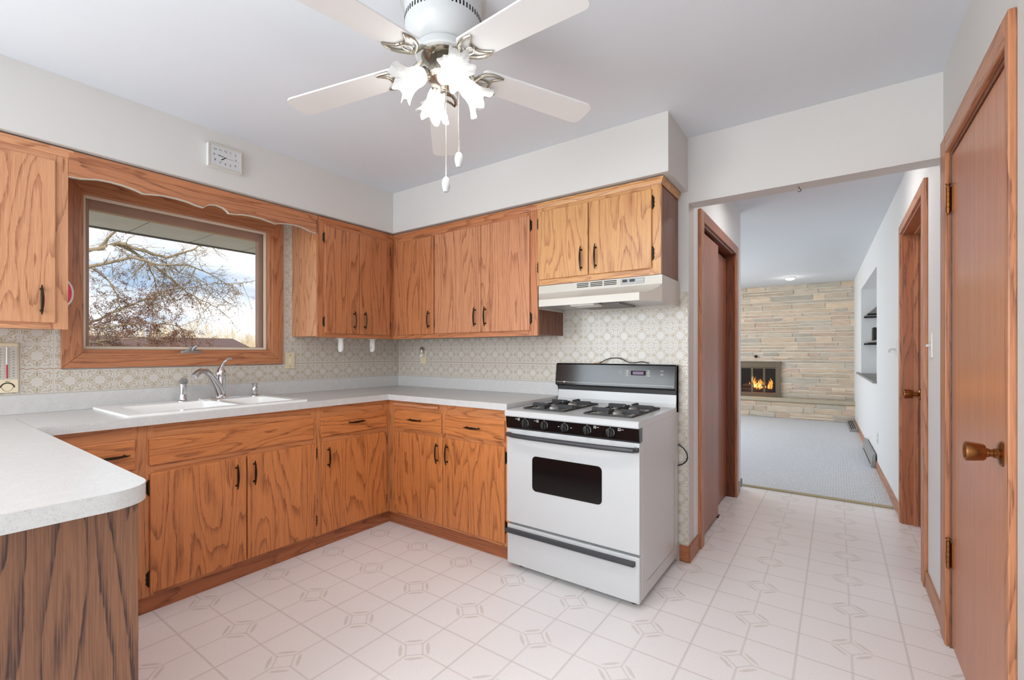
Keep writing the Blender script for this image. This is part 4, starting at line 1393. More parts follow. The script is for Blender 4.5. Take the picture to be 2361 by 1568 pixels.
for k in range(5):
    az = 3.543 - k * 2 * PI / 5 + DA[k]
    d = Vector((math.cos(az), math.sin(az), 0))
    n = Vector((-math.sin(az), math.cos(az), 0))

    def BP(t, w, off=0.0, kk=k, d=d, n=n):
        z = 2.217 + DZ[kk] * (t - 0.1) / 0.5
        return Vector((FX, FY, z + off)) + d * t + n * w + Vector((0, 0, math.tan(-0.061) * w))
    out_ = []
    w0, w1, t0, t1, r_ = 0.057, 0.0655, 0.150, 0.607, 0.030
    for s in (1, -1):
        cor = []
        for j in range(6):
            a = PI / 2 * j / 5
            cor.append((t1 - r_ + r_ * math.sin(a), (w1 - r_ + r_ * math.cos(a)) * s))
        rc = 0.022
        roo = []
        for j in range(5):
            a = PI / 2 * j / 4
            roo.append((t0 + rc - rc * math.cos(a), (w0 - rc + rc * math.sin(a)) * s))
        seq = roo + cor
        out_ += seq if s == 1 else list(reversed(seq))
    bm_ = MB()
    A = [bm_.bm.verts.new(BP(t, w, 0.003)) for t, w in out_]
    B = [bm_.bm.verts.new(BP(t, w, -0.003)) for t, w in out_]
    bm_.bm.faces.new(A)
    bm_.bm.faces.new(list(reversed(B)))
    for i in range(len(A)):
        j = (i + 1) % len(A)
        bm_.bm.faces.new((A[i], B[i], B[j], A[j]))
    bl = bm_.build('blade', 'blade', fan)
    # cast bracket: stem from the hub that opens into two horns and an inner loop
    ir = MB()
    hub = Vector((FX, FY, 2.254)) + d * 0.066
    ir.tube([hub, hub + d * 0.03 - Vector((0, 0, 0.018)), BP(0.135, 0, -0.016)], [0.009, 0.008, 0.009], 10)
    for s in (1, -1):
        ir.tube([BP(0.130, 0, -0.013), BP(0.142, 0.022 * s, -0.010), BP(0.158, 0.040 * s, -0.008), BP(0.182, 0.050 * s, -0.0075), BP(0.208, 0.051 * s, -0.007), BP(0.226, 0.047 * s, -0.006)], [0.008, 0.007, 0.0065, 0.006, 0.005, 0.003], 8)
        ir.tube([BP(0.226, 0.047 * s, -0.007), BP(0.204, 0.034 * s, -0.007), BP(0.190, 0.020 * s, -0.007), BP(0.187, 0.006 * s, -0.007), BP(0.190, 0.0, -0.007)], [0.003, 0.0045, 0.0045, 0.0045, 0.004], 8)
        ir.tube([BP(0.140, 0.008 * s, -0.010), BP(0.158, 0.014 * s, -0.009), BP(0.172, 0.012 * s, -0.008), BP(0.186, 0.002 * s, -0.007)], 0.003, 8)
    ir.build('blade_bracket', 'nickel', bl)
lk = MB().lathe([(0.0, 2.252), (0.046, 2.252), (0.050, 2.247), (0.050, 2.212), (0.058, 2.198), (0.060, 2.180), (0.052, 2.165), (0.030, 2.155), (0.012, 2.150), (0.010, 2.140), (0.0, 2.138)], (KX, KY, 0), (0, 0, 1), 40).build('light_kit', 'nickel', fan)
for k in range(4):
    az = math.radians(-30 + 90 * k)
    el = math.radians(33)
    d = Vector((math.cos(az), math.sin(az), 0))
    ax = Vector((math.cos(az) * math.cos(el), math.sin(az) * math.cos(el), -math.sin(el)))
    base = Vector((KX, KY, 2.192)) + d * 0.046
    neck = base + ax * 0.024
    MB().tube([base - d * 0.02, base, neck], [0.013, 0.013, 0.013], 12).lathe([(0.0, 0.0), (0.014, 0.0), (0.022, 0.006), (0.024, 0.018), (0.021, 0.020), (0.0, 0.012)], neck - ax * 0.012, ax, 24).build('lamp_holder', 'nickel', lk)

    def ruff(r, z, a, ph=k * 0.5):
        f = max(0.0, (z - 0.045) / 0.07)
        wv_ = math.sin(7 * a + ph)
        rr_ = r * (1 + 0.14 * f * wv_) + 0.005 * f * math.sin(15 * a + 1.3 + ph) + 0.0006 * math.sin(28 * a)
        return rr_ * 0.82, (z - 0.013 * f * math.cos(7 * a + ph + 0.5)) * 0.82
    prof_ = [(0.024, 0.0), (0.029, 0.006), (0.036, 0.018), (0.0395, 0.032), (0.040, 0.046), (0.041, 0.060), (0.045, 0.076), (0.053, 0.092), (0.063, 0.106), (0.072, 0.116)]
    full = prof_ + [(r - 0.0015, z) for r, z in reversed(prof_)]
    sh = MB().lathe(full, neck + ax * 0.004, ax, 112, cap=False, fn=ruff).build('lamp_shade', 'shade', fan, angle=80)
    bc = neck + ax * 0.036
    MB().lathe([(0.0, -0.026), (0.009, -0.024), (0.010, -0.013), (0.017, 0.003), (0.0185, 0.013), (0.0145, 0.023), (0.0, 0.028)], bc, ax, 20).build('bulb', 'bulb', sh)
    ld = bpy.data.lights.new('bulb_light', 'SPOT')
    ld.energy = FAN_W
    ld.color = (1.0, 0.985, 0.96)
    ld.shadow_soft_size = 0.03
    ld.spot_size = math.radians(160)
    ld.spot_blend = 1.0
    lo = bpy.data.objects.new('bulb_light', ld)
    COL.objects.link(lo)
    lo.location = bc + ax * 0.046
    lo.rotation_euler = (ax * 0.3 + Vector((0, 0, -0.8))).to_track_quat('-Z', 'Y').to_euler()
ld = bpy.data.lights.new('blade_fill', 'POINT')  # extra point lamp added below the fan to brighten the blades
ld.energy = 1.5
ld.color = (1.0, 0.97, 0.93)
ld.shadow_soft_size = 0.05
lo = bpy.data.objects.new('blade_fill', ld)
COL.objects.link(lo)
lo.location = (KX, KY, 2.07)
for (px, py, zb) in ((2.051, -1.544, 1.826), (2.090, -1.520, 1.912)):
    ch = []
    rr_ = []
    n_ = int((2.15 - zb) / 0.0022)
    for i in range(n_ + 1):
        ch.append((px, py, 2.15 - i * (2.15 - zb) / n_))
        rr_.append(0.0018 if i % 2 else 0.0008)
    cho = MB().tube(ch, rr_, 6).build('pull_chain', 'nickel', fan)
    MB().lathe([(0.0, 0.0), (0.006, 0.0), (0.0115, -0.006), (0.0145, -0.018), (0.0145, -0.032), (0.011, -0.046), (0.0085, -0.052), (0.0, -0.052)], (px, py, zb + 0.002), (0, 0, 1), 24).build('pull_knob', 'white', cho)

# ------------------------------------------------------------------ small things on the walls
ck = thing('wall_clock', 'white rectangular clock with black numerals on the bulkhead above the window', 'clock', (0.371, -1.577, 2.29))
CX = 0.4015
MB().box(0.3715, 0.398, -1.662, -1.492, 2.228, 2.352, 0.003).build('case', 'plastic', ck)
frame_yz(MB(), 0.396, 0.4035, -1.664, -1.490, 2.226, 2.354, 0.009, 0.002).build('bezel', 'almond', ck)
MB().box(0.396, 0.3995, -1.656, -1.498, 2.234, 2.346).build('dial', 'white', ck)
nm = MB()
cy_, cz_ = -1.577, 2.290
pos = {12: (0, 0.037), 1: (0.026, 0.037), 2: (0.052, 0.032), 3: (0.054, 0.004), 4: (0.050, -0.028), 5: (0.026, -0.034), 6: (0, -0.034), 7: (-0.026, -0.034), 8: (-0.052, -0.024), 9: (-0.056, 0.004), 10: (-0.052, 0.034), 11: (-0.026, 0.036)}
for n_, (dy, dz) in pos.items():
    nm.text(str(n_), 0.017, (0.3997, cy_ + dy, cz_ + dz), (0, 1, 0), (0, 0, 1), 0.0006)
nm.build('numerals', 'black_matte', ck)


def hand(name, a_deg, length, w, x):
    a = math.radians(a_deg)
    dy, dz = math.sin(a), math.cos(a)
    ny, nz = dz, -dy
    P_ = [(cy_ - dy * 0.006 + ny * w * 0.3, cz_ - dz * 0.006 + nz * w * 0.3), (cy_ + dy * length * 0.7 + ny * w, cz_ + dz * length * 0.7 + nz * w), (cy_ + dy * length, cz_ + dz * length), (cy_ + dy * length * 0.7 - ny * w, cz_ + dz * length * 0.7 - nz * w), (cy_ - dy * 0.006 - ny * w * 0.3, cz_ - dz * 0.006 - nz * w * 0.3)]
    MB().prism(P_, 'x', x, x + 0.0005).build(name, 'charcoal', ck)


hand('hour_hand', 231, 0.030, 0.0035, 0.4003)
hand('minute_hand', 280, 0.043, 0.0022, 0.4009)
hand('second_hand', 92, 0.046, 0.0005, 0.4015)

th = thing('wall_thermometer', 'cream wall thermometer with red column on the tiles below the left cabinet', 'thermometer', (0.008, -2.357, 1.01))
MB().box(0.0065, 0.016, -2.398, -2.317, 1.017, 1.252, 0.003).build('case', 'cream', th)
MB().box(0.0155, 0.0185, -2.393, -2.322, 1.081, 1.236, 0.001).build('scale_plate', 'almond', th)
MB().box(0.016, 0.0178, -2.392, -2.322, 1.239, 1.249).build('name_strip', 'beige', th)
tk = MB()
for k in range(11):
    z = 1.093 + k * 0.0128
    tk.text(str(-60 + 20 * k - (20 if k < 3 else 0) if False else [60, 40, 20, 0, 20, 40, 60, 80, 100, 120, 140][k]), 0.0085, (0.0187, -2.378, z), (0, 1, 0), (0, 0, 1))
    if k < 10:
        tk.text(str([50, 40, 30, 20, 10, 0, 10, 20, 30, 40][k]), 0.0075, (0.0187, -2.3345, z + 0.003), (0, 1, 0), (0, 0, 1))
    tk.box(0.0185, 0.0189, -2.3665, -2.3605, z - 0.0005, z + 0.0005).box(0.0185, 0.0189, -2.3505, -2.344, z - 0.0005, z + 0.0005)
    tk.box(0.0185, 0.0189, -2.3645, -2.3605, z + 0.006, z + 0.0066).box(0.0185, 0.0189, -2.3505, -2.3465, z + 0.006, z + 0.0066)
tk.build('scale_marks', 'black_matte', th)
MB().tube([(0.0190, -2.3555, 1.086), (0.0190, -2.3555, 1.232)], 0.0022, 8).build('glass_tube', 'plastic', th)
MB().tube([(0.0197, -2.3555, 1.086), (0.0197, -2.3555, 1.150)], 0.0026, 8).build('red_column', 'red', th)
hg = MB()
for k in range(22):
    a0, a1 = PI * k / 22, PI * (k + 0.85) / 22
    q = [(-2.3535 + r * math.cos(a), 1.042 + r * math.sin(a)) for r, a in ((0.019, a0), (0.0245, a0), (0.0245, a1), (0.019, a1))]
    hg.prism(q, 'x', 0.0158, 0.0166)
hg.tube([(0.0165, -2.3535 + 0.017 * math.cos(a), 1.042 + 0.017 * math.sin(a)) for a in [PI + PI * k / 12 for k in range(13)]], 0.0006, 6)
hg.text('%RH', 0.008, (0.0164, -2.3535, 1.071), (0, 1, 0), (0, 0, 1))
hg.build('humidity_dial', 'bronze', th)

ls = thing('light_switch', 'beige plate with two sockets right of the window on the tiles', 'switch plate', (0.008, -0.995, 1.146))
MB().box(0.0065, 0.012, -1.030, -0.960, 1.090, 1.204, 0.002).build('plate', 'beige', ls)
MB().box(0.0118, 0.0126, -1.006, -0.984, 1.125, 1.168).box(0.0125, 0.018, -0.999, -0.991, 1.143, 1.155, 0.001).build('toggle', 'cream', ls)
MB().lathe([(0, 0), (0.003, 0), (0.003, 0.001), (0, 0.0015)], (0.012, -0.995, 1.187), (1, 0, 0), 10).lathe([(0, 0), (0.003, 0), (0.003, 0.001), (0, 0.0015)], (0.012, -0.995, 1.105), (1, 0, 0), 10).build('screw', 'bronze', ls)
ls['label'] = 'beige light switch plate on the tiles just right of the window'

wo = thing('wall_outlet', 'beige outlet plate on the back wall tiles near the room corner', 'outlet', (0.325, -0.007, 1.16))
MB().box(0.291, 0.362, -0.012, -0.0065, 1.108, 1.222, 0.002).build('plate', 'beige', wo)
MB().box(0.311, 0.343, -0.0128, -0.0115, 1.125, 1.158, 0.001).build('socket', 'cream', wo)
MB().box(0.319, 0.321, -0.0132, -0.0125, 1.140, 1.150).box(0.332, 0.334, -0.0132, -0.0125, 1.140, 1.150).lathe([(0, 0), (0.0025, 0), (0.0025, 0.0006), (0, 0.0006)], (0.3265, -0.0127, 1.132), (0, -1, 0), 10).build('slots', 'dark', wo)
nl = thing('night_light', 'white plug-in night light with clear cover in the back wall outlet', 'night light', (0.325, -0.03, 1.18))
MB().box(0.309, 0.345, -0.042, -0.0135, 1.168, 1.196, 0.004).build('plug_body', 'plastic', nl)
MB().lathe([(0, 0), (0.004, 0), (0.004, 0.001), (0, 0.001)], (0.317, -0.042, 1.184), (0, -1, 0), 10).build('sensor', 'dark', nl)
MB().lathe([(0.0175, 0.0), (0.019, 0.02), (0.0185, 0.04), (0.013, 0.054), (0.0, 0.058)], (0.327, -0.028, 1.196), (0, 0, 1), 20).build('cover', 'lens', nl)

pt = thing('paper_towel_holder', 'white paper towel bracket pair under the cabinet right of the window', 'towel holder', (0.25, -0.61, 1.31))
for (y_, s) in ((-0.750, 1), (-0.474, -1)):
    pr = [(0.228, 1.3105), (0.228, 1.235)]
    for k in range(9):
        a = PI + PI * k / 8
        pr.append((0.250 + 0.022 * math.cos(a), 1.230 + 0.022 * math.sin(a)))
    pr += [(0.272, 1.235), (0.272, 1.3105)]
    bk = MB().prism(pr, 'y', y_ - 0.007, y_ + 0.007, 0.003)
    bk.box(0.222, 0.278, y_ - 0.018, y_ + 0.018, 1.304, 1.3105, 0.002)
    b_ = bk.build('bracket', 'plastic', pt)
    MB().lathe([(0, 0), (0.012, 0), (0.009, 0.012), (0, 0.014)], (0.250, y_ + s * 0.006, 1.24), (0, s, 0), 18).build('peg', 'white', b_)

pk = thing('hanging_ornament', 'pink oval ornament with white rim hanging between left cabinet and window', 'ornament', (0.03, -2.185, 1.5))
ovl = [(-2.178 + 0.050 * math.cos(2 * PI * k / 32), 1.505 + 0.078 * math.sin(2 * PI * k / 32)) for k in range(32)]
ovi = [(-2.178 + 0.042 * math.cos(2 * PI * k / 32), 1.505 + 0.069 * math.sin(2 * PI * k / 32)) for k in range(32)]
MB().prism(ovl, 'x', 0.0235, 0.032, 0.002).build('rim', 'plastic', pk)
MB().prism(ovi, 'x', 0.030, 0.0345, 0.0015).build('centre', 'pink', pk)
MB().tube([(0.026, -2.178, 1.575), (0.026, -2.176, 1.64)], 0.001, 6).build('string', 'plastic', pk)

# switches on the right wall
sw = thing('light_switch', 'white light switch plate between the hall door and the near right door', 'switch plate', (XR, 0.30, 1.24))
MB().box(XR - 0.006, XR - 0.0005, 0.262, 0.336, 1.182, 1.300, 0.002).build('plate', 'plastic', sw)
MB().box(XR - 0.0065, XR - 0.005, 0.288, 0.310, 1.22, 1.262).box(XR - 0.022, XR - 0.006, 0.294, 0.304, 1.235, 1.247, 0.002).build('toggle', 'white', sw)
sw = thing('light_switch', 'white light switch plate on the hall wall beyond the hall door', 'switch plate', tuple(living(0.28, -0.003, 1.24)))
a = MB().box(-0.006, -0.0005, 0.22, 0.30, 1.175, 1.30, 0.002); a.turn(LM); a.build('plate', 'plastic', sw)
a = MB().box(-0.040, -0.006, 0.252, 0.268, 1.222, 1.238, 0.002).box(-0.046, -0.034, 0.24, 0.28, 1.205, 1.228, 0.002); a.turn(LM); a.build('toggle', 'white', sw)


# outlet plates on the living room wall
def living_plate(y_, z_, label, w=0.07, h=0.115):
    t = thing('wall_outlet', label, 'outlet', tuple(living(y_, -0.003, z_)))
    a = MB().box(-0.006, -0.0005, y_ - w / 2, y_ + w / 2, z_ - h / 2, z_ + h / 2, 0.002); a.turn(LM); a.build('plate', 'plastic', t)
    a = MB().box(-0.0075, -0.005, y_ - 0.016, y_ + 0.016, z_ + 0.008, z_ + 0.04, 0.001).box(-0.0075, -0.005, y_ - 0.016, y_ + 0.016, z_ - 0.04, z_ - 0.008, 0.001); a.turn(LM); a.build('socket', 'white', t)
    return t


living_plate(4.95, 0.32, 'white outlet plate beside the stone wall in the living room', 0.12)
living_plate(1.60, 0.335, 'white outlet plate above the tall baseboard register')
living_plate(4.55, 0.145, 'small white outlet plate low on the wall above the floor register', 0.09, 0.08)

# registers
rg = thing('baseboard_register', 'grey box-shaped heat register standing against the living room wall', 'register', tuple(living(2.2, -0.03, 0.012)))
a = MB().prism([(-0.048, 0.012), (-0.050, 0.02), (-0.036, 0.150), (-0.022, 0.158), (-0.0125, 0.158), (-0.0125, 0.012)], 'y', 1.67, 2.75, 0.002); a.turn(LM); a.build('cover', 'grille', rg)
a = MB()
for k in range(20):
    a.box(-0.0495, -0.046, 1.75 + k * 0.048, 1.775 + k * 0.048, 0.03, 0.045)
a.turn(LM); a.build('slots', 'dark', rg)
rg = thing('floor_register', 'long grey floor register in front of the stone hearth corner', 'register', tuple(living(4.7, -0.06, 0.012)))
a = MB().prism([(-0.115, 0.012), (-0.110, 0.035), (-0.05, 0.055), (-0.014, 0.058), (-0.014, 0.012)], 'y', 4.20, 5.30, 0.002); a.turn(LM); a.build('cover', 'grille', rg)
a = MB()
for k in range(3):
    a.box(-0.095 + k * 0.022, -0.085 + k * 0.022, 4.25, 5.25, 0.043 + k * 0.0065, 0.0475 + k * 0.0065)
a.turn(LM); a.build('slots', 'dark', rg)

# niche sill, shelves, small box
a = MB().box(-0.03, 0.262, N0 - 0.06, N1 + 0.5, 0.885, 0.906, 0.003); a.turn(LM)
s_ = MB().box(-0.035, 0.0, N0 - 0.02, N1 + 0.42, 0.884, 0.907, 0.003).box(-0.001, 0.259, N0 + 0.001, N1 - 0.001, 0.9005, 0.907)
s_.turn(LM)
a.bm.free()
tag(s_.build('niche_sill', 'slate', None, origin=tuple(living(2.8, 0.05, 0.9))), 'grey stone slab forming the sill of the wall niche', 'sill')
for (z_, lb) in ((1.715, 'upper dark-edged shelf in the living room wall niche'), (1.335, 'lower dark-edged shelf in the living room wall niche')):
    t = thing('niche_shelf', lb, 'shelf', tuple(living(2.9, 0.15, z_)), 'shelves in the wall niche')
    a = MB().box(0.036, 0.255, N0 + 0.002, N1 - 0.002, z_ - 0.004, z_ + 0.009); a.turn(LM); a.build('board', 'slate', t)
    for e_ in (N1 - 0.03, N1 - 0.62):
        a = MB().box(0.03, 0.255, e_ - 0.012, e_ + 0.012, z_ - 0.026, z_ - 0.0045, 0.002); a.turn(LM); a.build('support_bar', 'black_matte', t)
bx = MB().prism([(2.90, 1.3445), (3.08, 1.3445), (3.08, 1.47), (3.065, 1.50), (3.03, 1.515), (2.90, 1.515)], 'x', 0.06, 0.16, 0.004)
bx.turn(LM)
tag(bx.build('small_speaker', 'black_matte', None, origin=tuple(living(2.99, 0.11, 1.3445))), 'small black box with a rounded top on the lower niche shelf', 'speaker')

hk = MB().tube([(3.02, 0.054, 2.064), (3.02, 0.054, 2.056), (3.026, 0.054, 2.050), (3.030, 0.054, 2.043), (3.026, 0.054, 2.037), (3.018, 0.054, 2.037), (3.015, 0.054, 2.042)], 0.0018, 8)
tag(hk.build('cup_hook', 'bronze', None, origin=(3.02, 0.054, 2.064)), 'tiny dark hook screwed into the underside of the doorway header', 'hook')

# living room ceiling fixture
dl = thing('ceiling_light', 'small round white ceiling light in front of the stone wall', 'ceiling light', (2.556, 6.05, H))
MB().lathe([(0.0, 0.0), (0.078, 0.0), (0.080, 0.008), (0.076, 0.012), (0.0, 0.012)], (2.556, 6.05, H), (0, 0, -1), 28).build('base', 'white', dl)
MB().lathe([(0.0, 0.0), (0.072, 0.0), (0.070, 0.016), (0.056, 0.030), (0.030, 0.038), (0.0, 0.040)], (2.556, 6.05, H - 0.012), (0, 0, -1), 28).build('diffuser', 'lit_diffuser', dl)
ld = bpy.data.lights.new('ceiling_bulb', 'POINT')
ld.energy = 1.0
ld.color = (1.0, 0.96, 0.9)
ld.shadow_soft_size = 0.07
lo = bpy.data.objects.new('ceiling_bulb', ld)
COL.objects.link(lo)
lo.location = (2.556, 6.05, H - 0.13)

# ================================================================== stone wall and fireplace
FW = 7.05
FB = (1.40, 2.34, 0.375, 1.02)    # frame outer x0,x1,z0,z1
rnd = random.Random(11)
STONES = [(196, 178, 156), (198, 175, 156), (190, 176, 158), (184, 172, 156), (204, 184, 160), (180, 172, 158), (194, 172, 152), (190, 178, 162), (200, 182, 164), (186, 170, 150)]


def stone_wall(name, x0, x1, z0, z1, yf, depth, skip=None, seed=3, hmin=0.045, hmax=0.105):
    rnd = random.Random(seed)
    mb = MB()
    cl = mb.bm.verts.layers.float_color.new('stone')
    z = z0
    row = 0
    while z < z1 - 0.01:
        h = rnd.uniform(hmin, hmax)
        if z + h > z1 - 0.03:
            h = z1 - z
        x = x0 - rnd.uniform(0, 0.3)
        while x < x1:
            w = rnd.uniform(0.16, 0.72)
            a0, a1 = max(x, x0), min(x + w, x1)
            x += w
            if a1 - a0 < 0.04:
                continue
            c = lin(rnd.choice(STONES))
            f = rnd.uniform(0.88, 1.08)
            c = tuple(min(1, v_ * f) for v_ in c)
            segs = [(z, z + h)]
            if rnd.random() < 0.25 and h > 0.092:
                m_ = z + h * rnd.uniform(0.4, 0.6)
                segs = [(z, m_), (m_, z + h)]
            for (s0, s1) in segs:
                if skip and not (a1 < skip[0] or a0 > skip[1] or s1 < skip[2] or s0 > skip[3]):
                    parts_ = []
                    if a0 < skip[0]:
                        parts_.append((a0, skip[0]))
                    if a1 > skip[1]:
                        parts_.append((skip[1], a1))
                    if (s0 + s1) / 2 > skip[3] or (s0 + s1) / 2 < skip[2]:
                        parts_ = [(a0, a1)]
                else:
                    parts_ = [(a0, a1)]
                for (b0, b1) in parts_:
                    if b1 - b0 < 0.03:
                        continue
                    pr = rnd.uniform(0.0, depth)
                    g = 0.0075
                    n = max(2, int((b1 - b0) / 0.09))
                    # rough face: a strip of jittered points, bevelled to the joint
                    rows_ = []
                    for (zz, yy) in ((s0 + g, yf), (s0 + g + 0.004, yf - pr - 0.012), ((s0 + s1) / 2, yf - pr - 0.017), (s1 - g - 0.004, yf - pr - 0.012), (s1 - g, yf)):
                        r_ = []
                        for i in range(n + 1):
                            t = b0 + g + (b1 - b0 - 2 * g) * i / n
                            jj = 0 if yy == yf else rnd.uniform(-0.007, 0.007)
                            jz = 0 if yy == yf else rnd.uniform(-0.004, 0.004)
                            ey = yf if (i in (0, n) and False) else yy
                            r_.append((t, ey + jj, zz + jz))
                        rows_.append(r_)
                    vr = mb._rings(rows_, False, False)
                    for side in (0, -1):
                        loop = [r[side] for r in vr]
                        mb.bm.faces.new(loop)
                    for r in vr:
                        for v_ in r:
                            v_[cl] = c + (1,)
        z += h
        row += 1
    return mb.build(name, 'stone', angle=25)


bk = MB().grid('y', FW, FW + 0.2, [0.0, FB[0] + 0.05, FB[1] - 0.05, XR + 0.1], [0, FB[2] + 0.02, FB[3] - 0.04, H], lambda x, z: not (FB[0] + 0.05 < x < FB[1] - 0.05 and FB[2] + 0.02 < z < FB[3] - 0.04))
struct(bk, 'wall_far', 'mortar')
sw_ = stone_wall('wall_stone', 0.0, XR - 0.02, 0.37, H, FW, 0.008, skip=(FB[0] + 0.02, FB[1] - 0.02, 0.0, 1.03), seed=5)
sw_['kind'] = 'structure'
hx = MB().box(0.0, XR - 0.10, 6.80, FW - 0.03, 0.31, 0.372, 0.012)
hearth = thing('stone_hearth', 'raised ledge-stone hearth running along the foot of the fireplace wall', 'hearth', (1.7, 6.9, 0.012))
hc = bpy.data.materials.new('hearth_slab')
M['hearth'] = simple('hearth_slab', (184, 172, 150), 0.85, bump_scale=40, bump_str=0.4, var=0.1)
hx.build('slab', 'hearth', hearth)
MB().box(0.0, XR - 0.115, 6.845, FW - 0.03, 0.012, 0.31).build('core', 'mortar', hearth)
hs_ = stone_wall('facing', 0.0, XR - 0.115, 0.012, 0.31, 6.845, 0.01, seed=9, hmin=0.07, hmax=0.14)
hs_.parent = hearth
hs_.location = -Vector(hearth.location)

fp = thing('fireplace', 'lit fireplace with pewter-coloured frame and glass doors in the stone wall', 'fireplace', (1.87, FW, 0.372))
x0, x1, z0, z1 = FB
fb = MB().grid('y', FW + 0.02, FW + 0.60, [x0 + 0.05, x0 + 0.07, x1 - 0.07, x1 - 0.05], [z0 + 0.02, z0 + 0.04, z1 - 0.06, z1 - 0.04], lambda x, z: not (x0 + 0.07 < x < x1 - 0.07 and z0 + 0.04 < z < z1 - 0.06))
fb.box(x0 + 0.05, x1 - 0.05, FW + 0.58, FW + 0.62, z0 + 0.02, z1 - 0.04)
fb.build('firebox', 'firebrick', fp)
ff = MB().box(x0, x0 + 0.065, FW - 0.065, FW - 0.028, z0, z1, 0.003).box(x1 - 0.065, x1, FW - 0.065, FW - 0.028, z0, z1, 0.003)
ff.box(x0 + 0.065, x1 - 0.065, FW - 0.062, FW - 0.028, z1 - 0.10, z1, 0.003).box(x0 + 0.065, x1 - 0.065, FW - 0.062, FW - 0.028, z0, z0 + 0.055, 0.003)
ff.box(x0 - 0.01, x1 + 0.012, FW - 0.072, FW - 0.028, z1 - 0.006, z1 + 0.010, 0.003)
ff.build('frame', 'firemetal', fp)
pw = (x1 - x0 - 0.13) / 4
for k in range(4):
    a0 = x0 + 0.065 + k * pw
    a1 = a0 + pw
    d_ = MB()
    za, zb = z0 + 0.058, z1 - 0.103
    w_ = 0.016
    d_.box(a0 + 0.002, a0 + w_, FW - 0.056, FW - 0.036, za, zb, 0.002).box(a1 - w_, a1 - 0.002, FW - 0.056, FW - 0.036, za, zb, 0.002)
    d_.box(a0 + w_, a1 - w_, FW - 0.056, FW - 0.036, za, za + w_, 0.002).box(a0 + w_, a1 - w_, FW - 0.056, FW - 0.036, zb - w_, zb, 0.002)
    do = d_.build('glass_door', 'firemetal', fp)
    MB().box(a0 + w_ - 0.001, a1 - w_ + 0.001, FW - 0.048, FW - 0.044, za + w_ - 0.001, zb - w_ + 0.001).build('pane', 'fireglass', do)
for (pts, r) in (([(1.58, 7.16, 0.47), (2.20, 7.20, 0.47)], 0.045), ([(1.62, 7.32, 0.48), (2.16, 7.30, 0.49)], 0.05), ([(1.68, 7.18, 0.55), (2.14, 7.30, 0.58)], 0.035), ([(1.72, 7.30, 0.58), (2.06, 7.14, 0.55)], 0.03)):
    p0, p1 = Vector(pts[0]), Vector(pts[1])
    lp, lr = [], []
    for i in range(7):
        lp.append(p0.lerp(p1, i / 6) + Vector((0, 0, rnd.uniform(-0.006, 0.006))))
        lr.append(r * rnd.uniform(0.85, 1.1))
    MB().tube(lp, lr, 12).build('log', 'log', fp)
MB().box(1.56, 2.24, 7.12, 7.38, 0.405, 0.425, 0.005).build('ember_bed', 'ember', fp)


def flame(cx_, cy_, zb, h, r, sway):
    pts, rs = [], []
    for i in range(9):
        t = i / 8
        pts.append((cx_ + sway * t * math.sin(2.6 * t + cx_ * 9), cy_, zb + h * t))
        rs.append(max(0.0015, r * math.sin(PI * (0.18 + 0.82 * t) ** 0.9) * (1 - 0.25 * t)))
    return pts, rs


fl = MB()
fc = MB()
fr_ = random.Random(4)
for k in range(24):
    cx_ = fr_.gauss(1.92, 0.13)
    h = max(0.05, 0.24 - abs(cx_ - 1.93) * 0.8) * fr_.uniform(0.4, 1.0)
    p_, r_ = flame(cx_, fr_.uniform(7.14, 7.28), 0.52 + fr_.uniform(-0.03, 0.05), h, 0.008 + 0.035 * h, fr_.uniform(-0.05, 0.05))
    fl.tube(p_, r_, 8)
    if k % 2 == 0:
        p_, r_ = flame(cx_, 7.13, 0.53, h * 0.6, 0.005 + 0.022 * h, fr_.uniform(-0.03, 0.03))
        fc.tube(p_, r_, 8)
for k in range(6):
    p_, r_ = flame(2.14 + fr_.uniform(-0.03, 0.03), 7.2, 0.47 + k * 0.02, 0.14, 0.014, 0.04)
    fl.tube(p_, r_, 8)
ld = bpy.data.lights.new('fire_glow', 'POINT')
ld.energy = 5.0
ld.color = (1.0, 0.45, 0.14)
ld.shadow_soft_size = 0.06
lo = bpy.data.objects.new('fire_glow', ld)
COL.objects.link(lo)
lo.location = (1.93, 7.10, 0.68)
fl.build('flame', 'flame', fp)
fc.build('flame', 'flame_core', fp)
gk = MB().lathe([(0, 0), (0.028, 0), (0.028, 0.004), (0.012, 0.008), (0.008, 0.022), (0.018, 0.028), (0.014, 0.05), (0, 0.052)], (1.93, FW - 0.03, 1.125), (0, -1, 0), 18)
tag(gk.build('gas_valve', 'bronze', None, origin=(1.93, FW - 0.03, 1.125)), 'small dark gas valve knob on the stone above the fireplace', 'valve')

# ================================================================== outside the window
ev = MB()
for k in range(9):
    ya = -3.6 + k * 0.40
    ev.box(-1.16, -0.16, ya + 0.004, ya + 0.396, 2.112, 2.13)
ev.box(-1.19, -0.15, -3.7, 0.6, 2.131, 2.16)
eo = ev.build('roof_eave', 'eave')
eo['kind'] = 'structure'
eg = MB().box(-1.20, -1.155, -3.7, 0.6, 2.105, 2.30, 0.004).build('drip_edge', 'drip', eo)
gr = MB().box(-160, -0.4, -110, 160, -0.75, -0.6)
struct(gr, 'ground', 'ground')

tree = thing('bare_tree', 'bare autumn tree with dry reddish leaf clusters outside the window', 'tree', (-5.0, -2.9, -0.6))
tr = random.Random(21)
wood_mb = MB()
leaf_pts = []


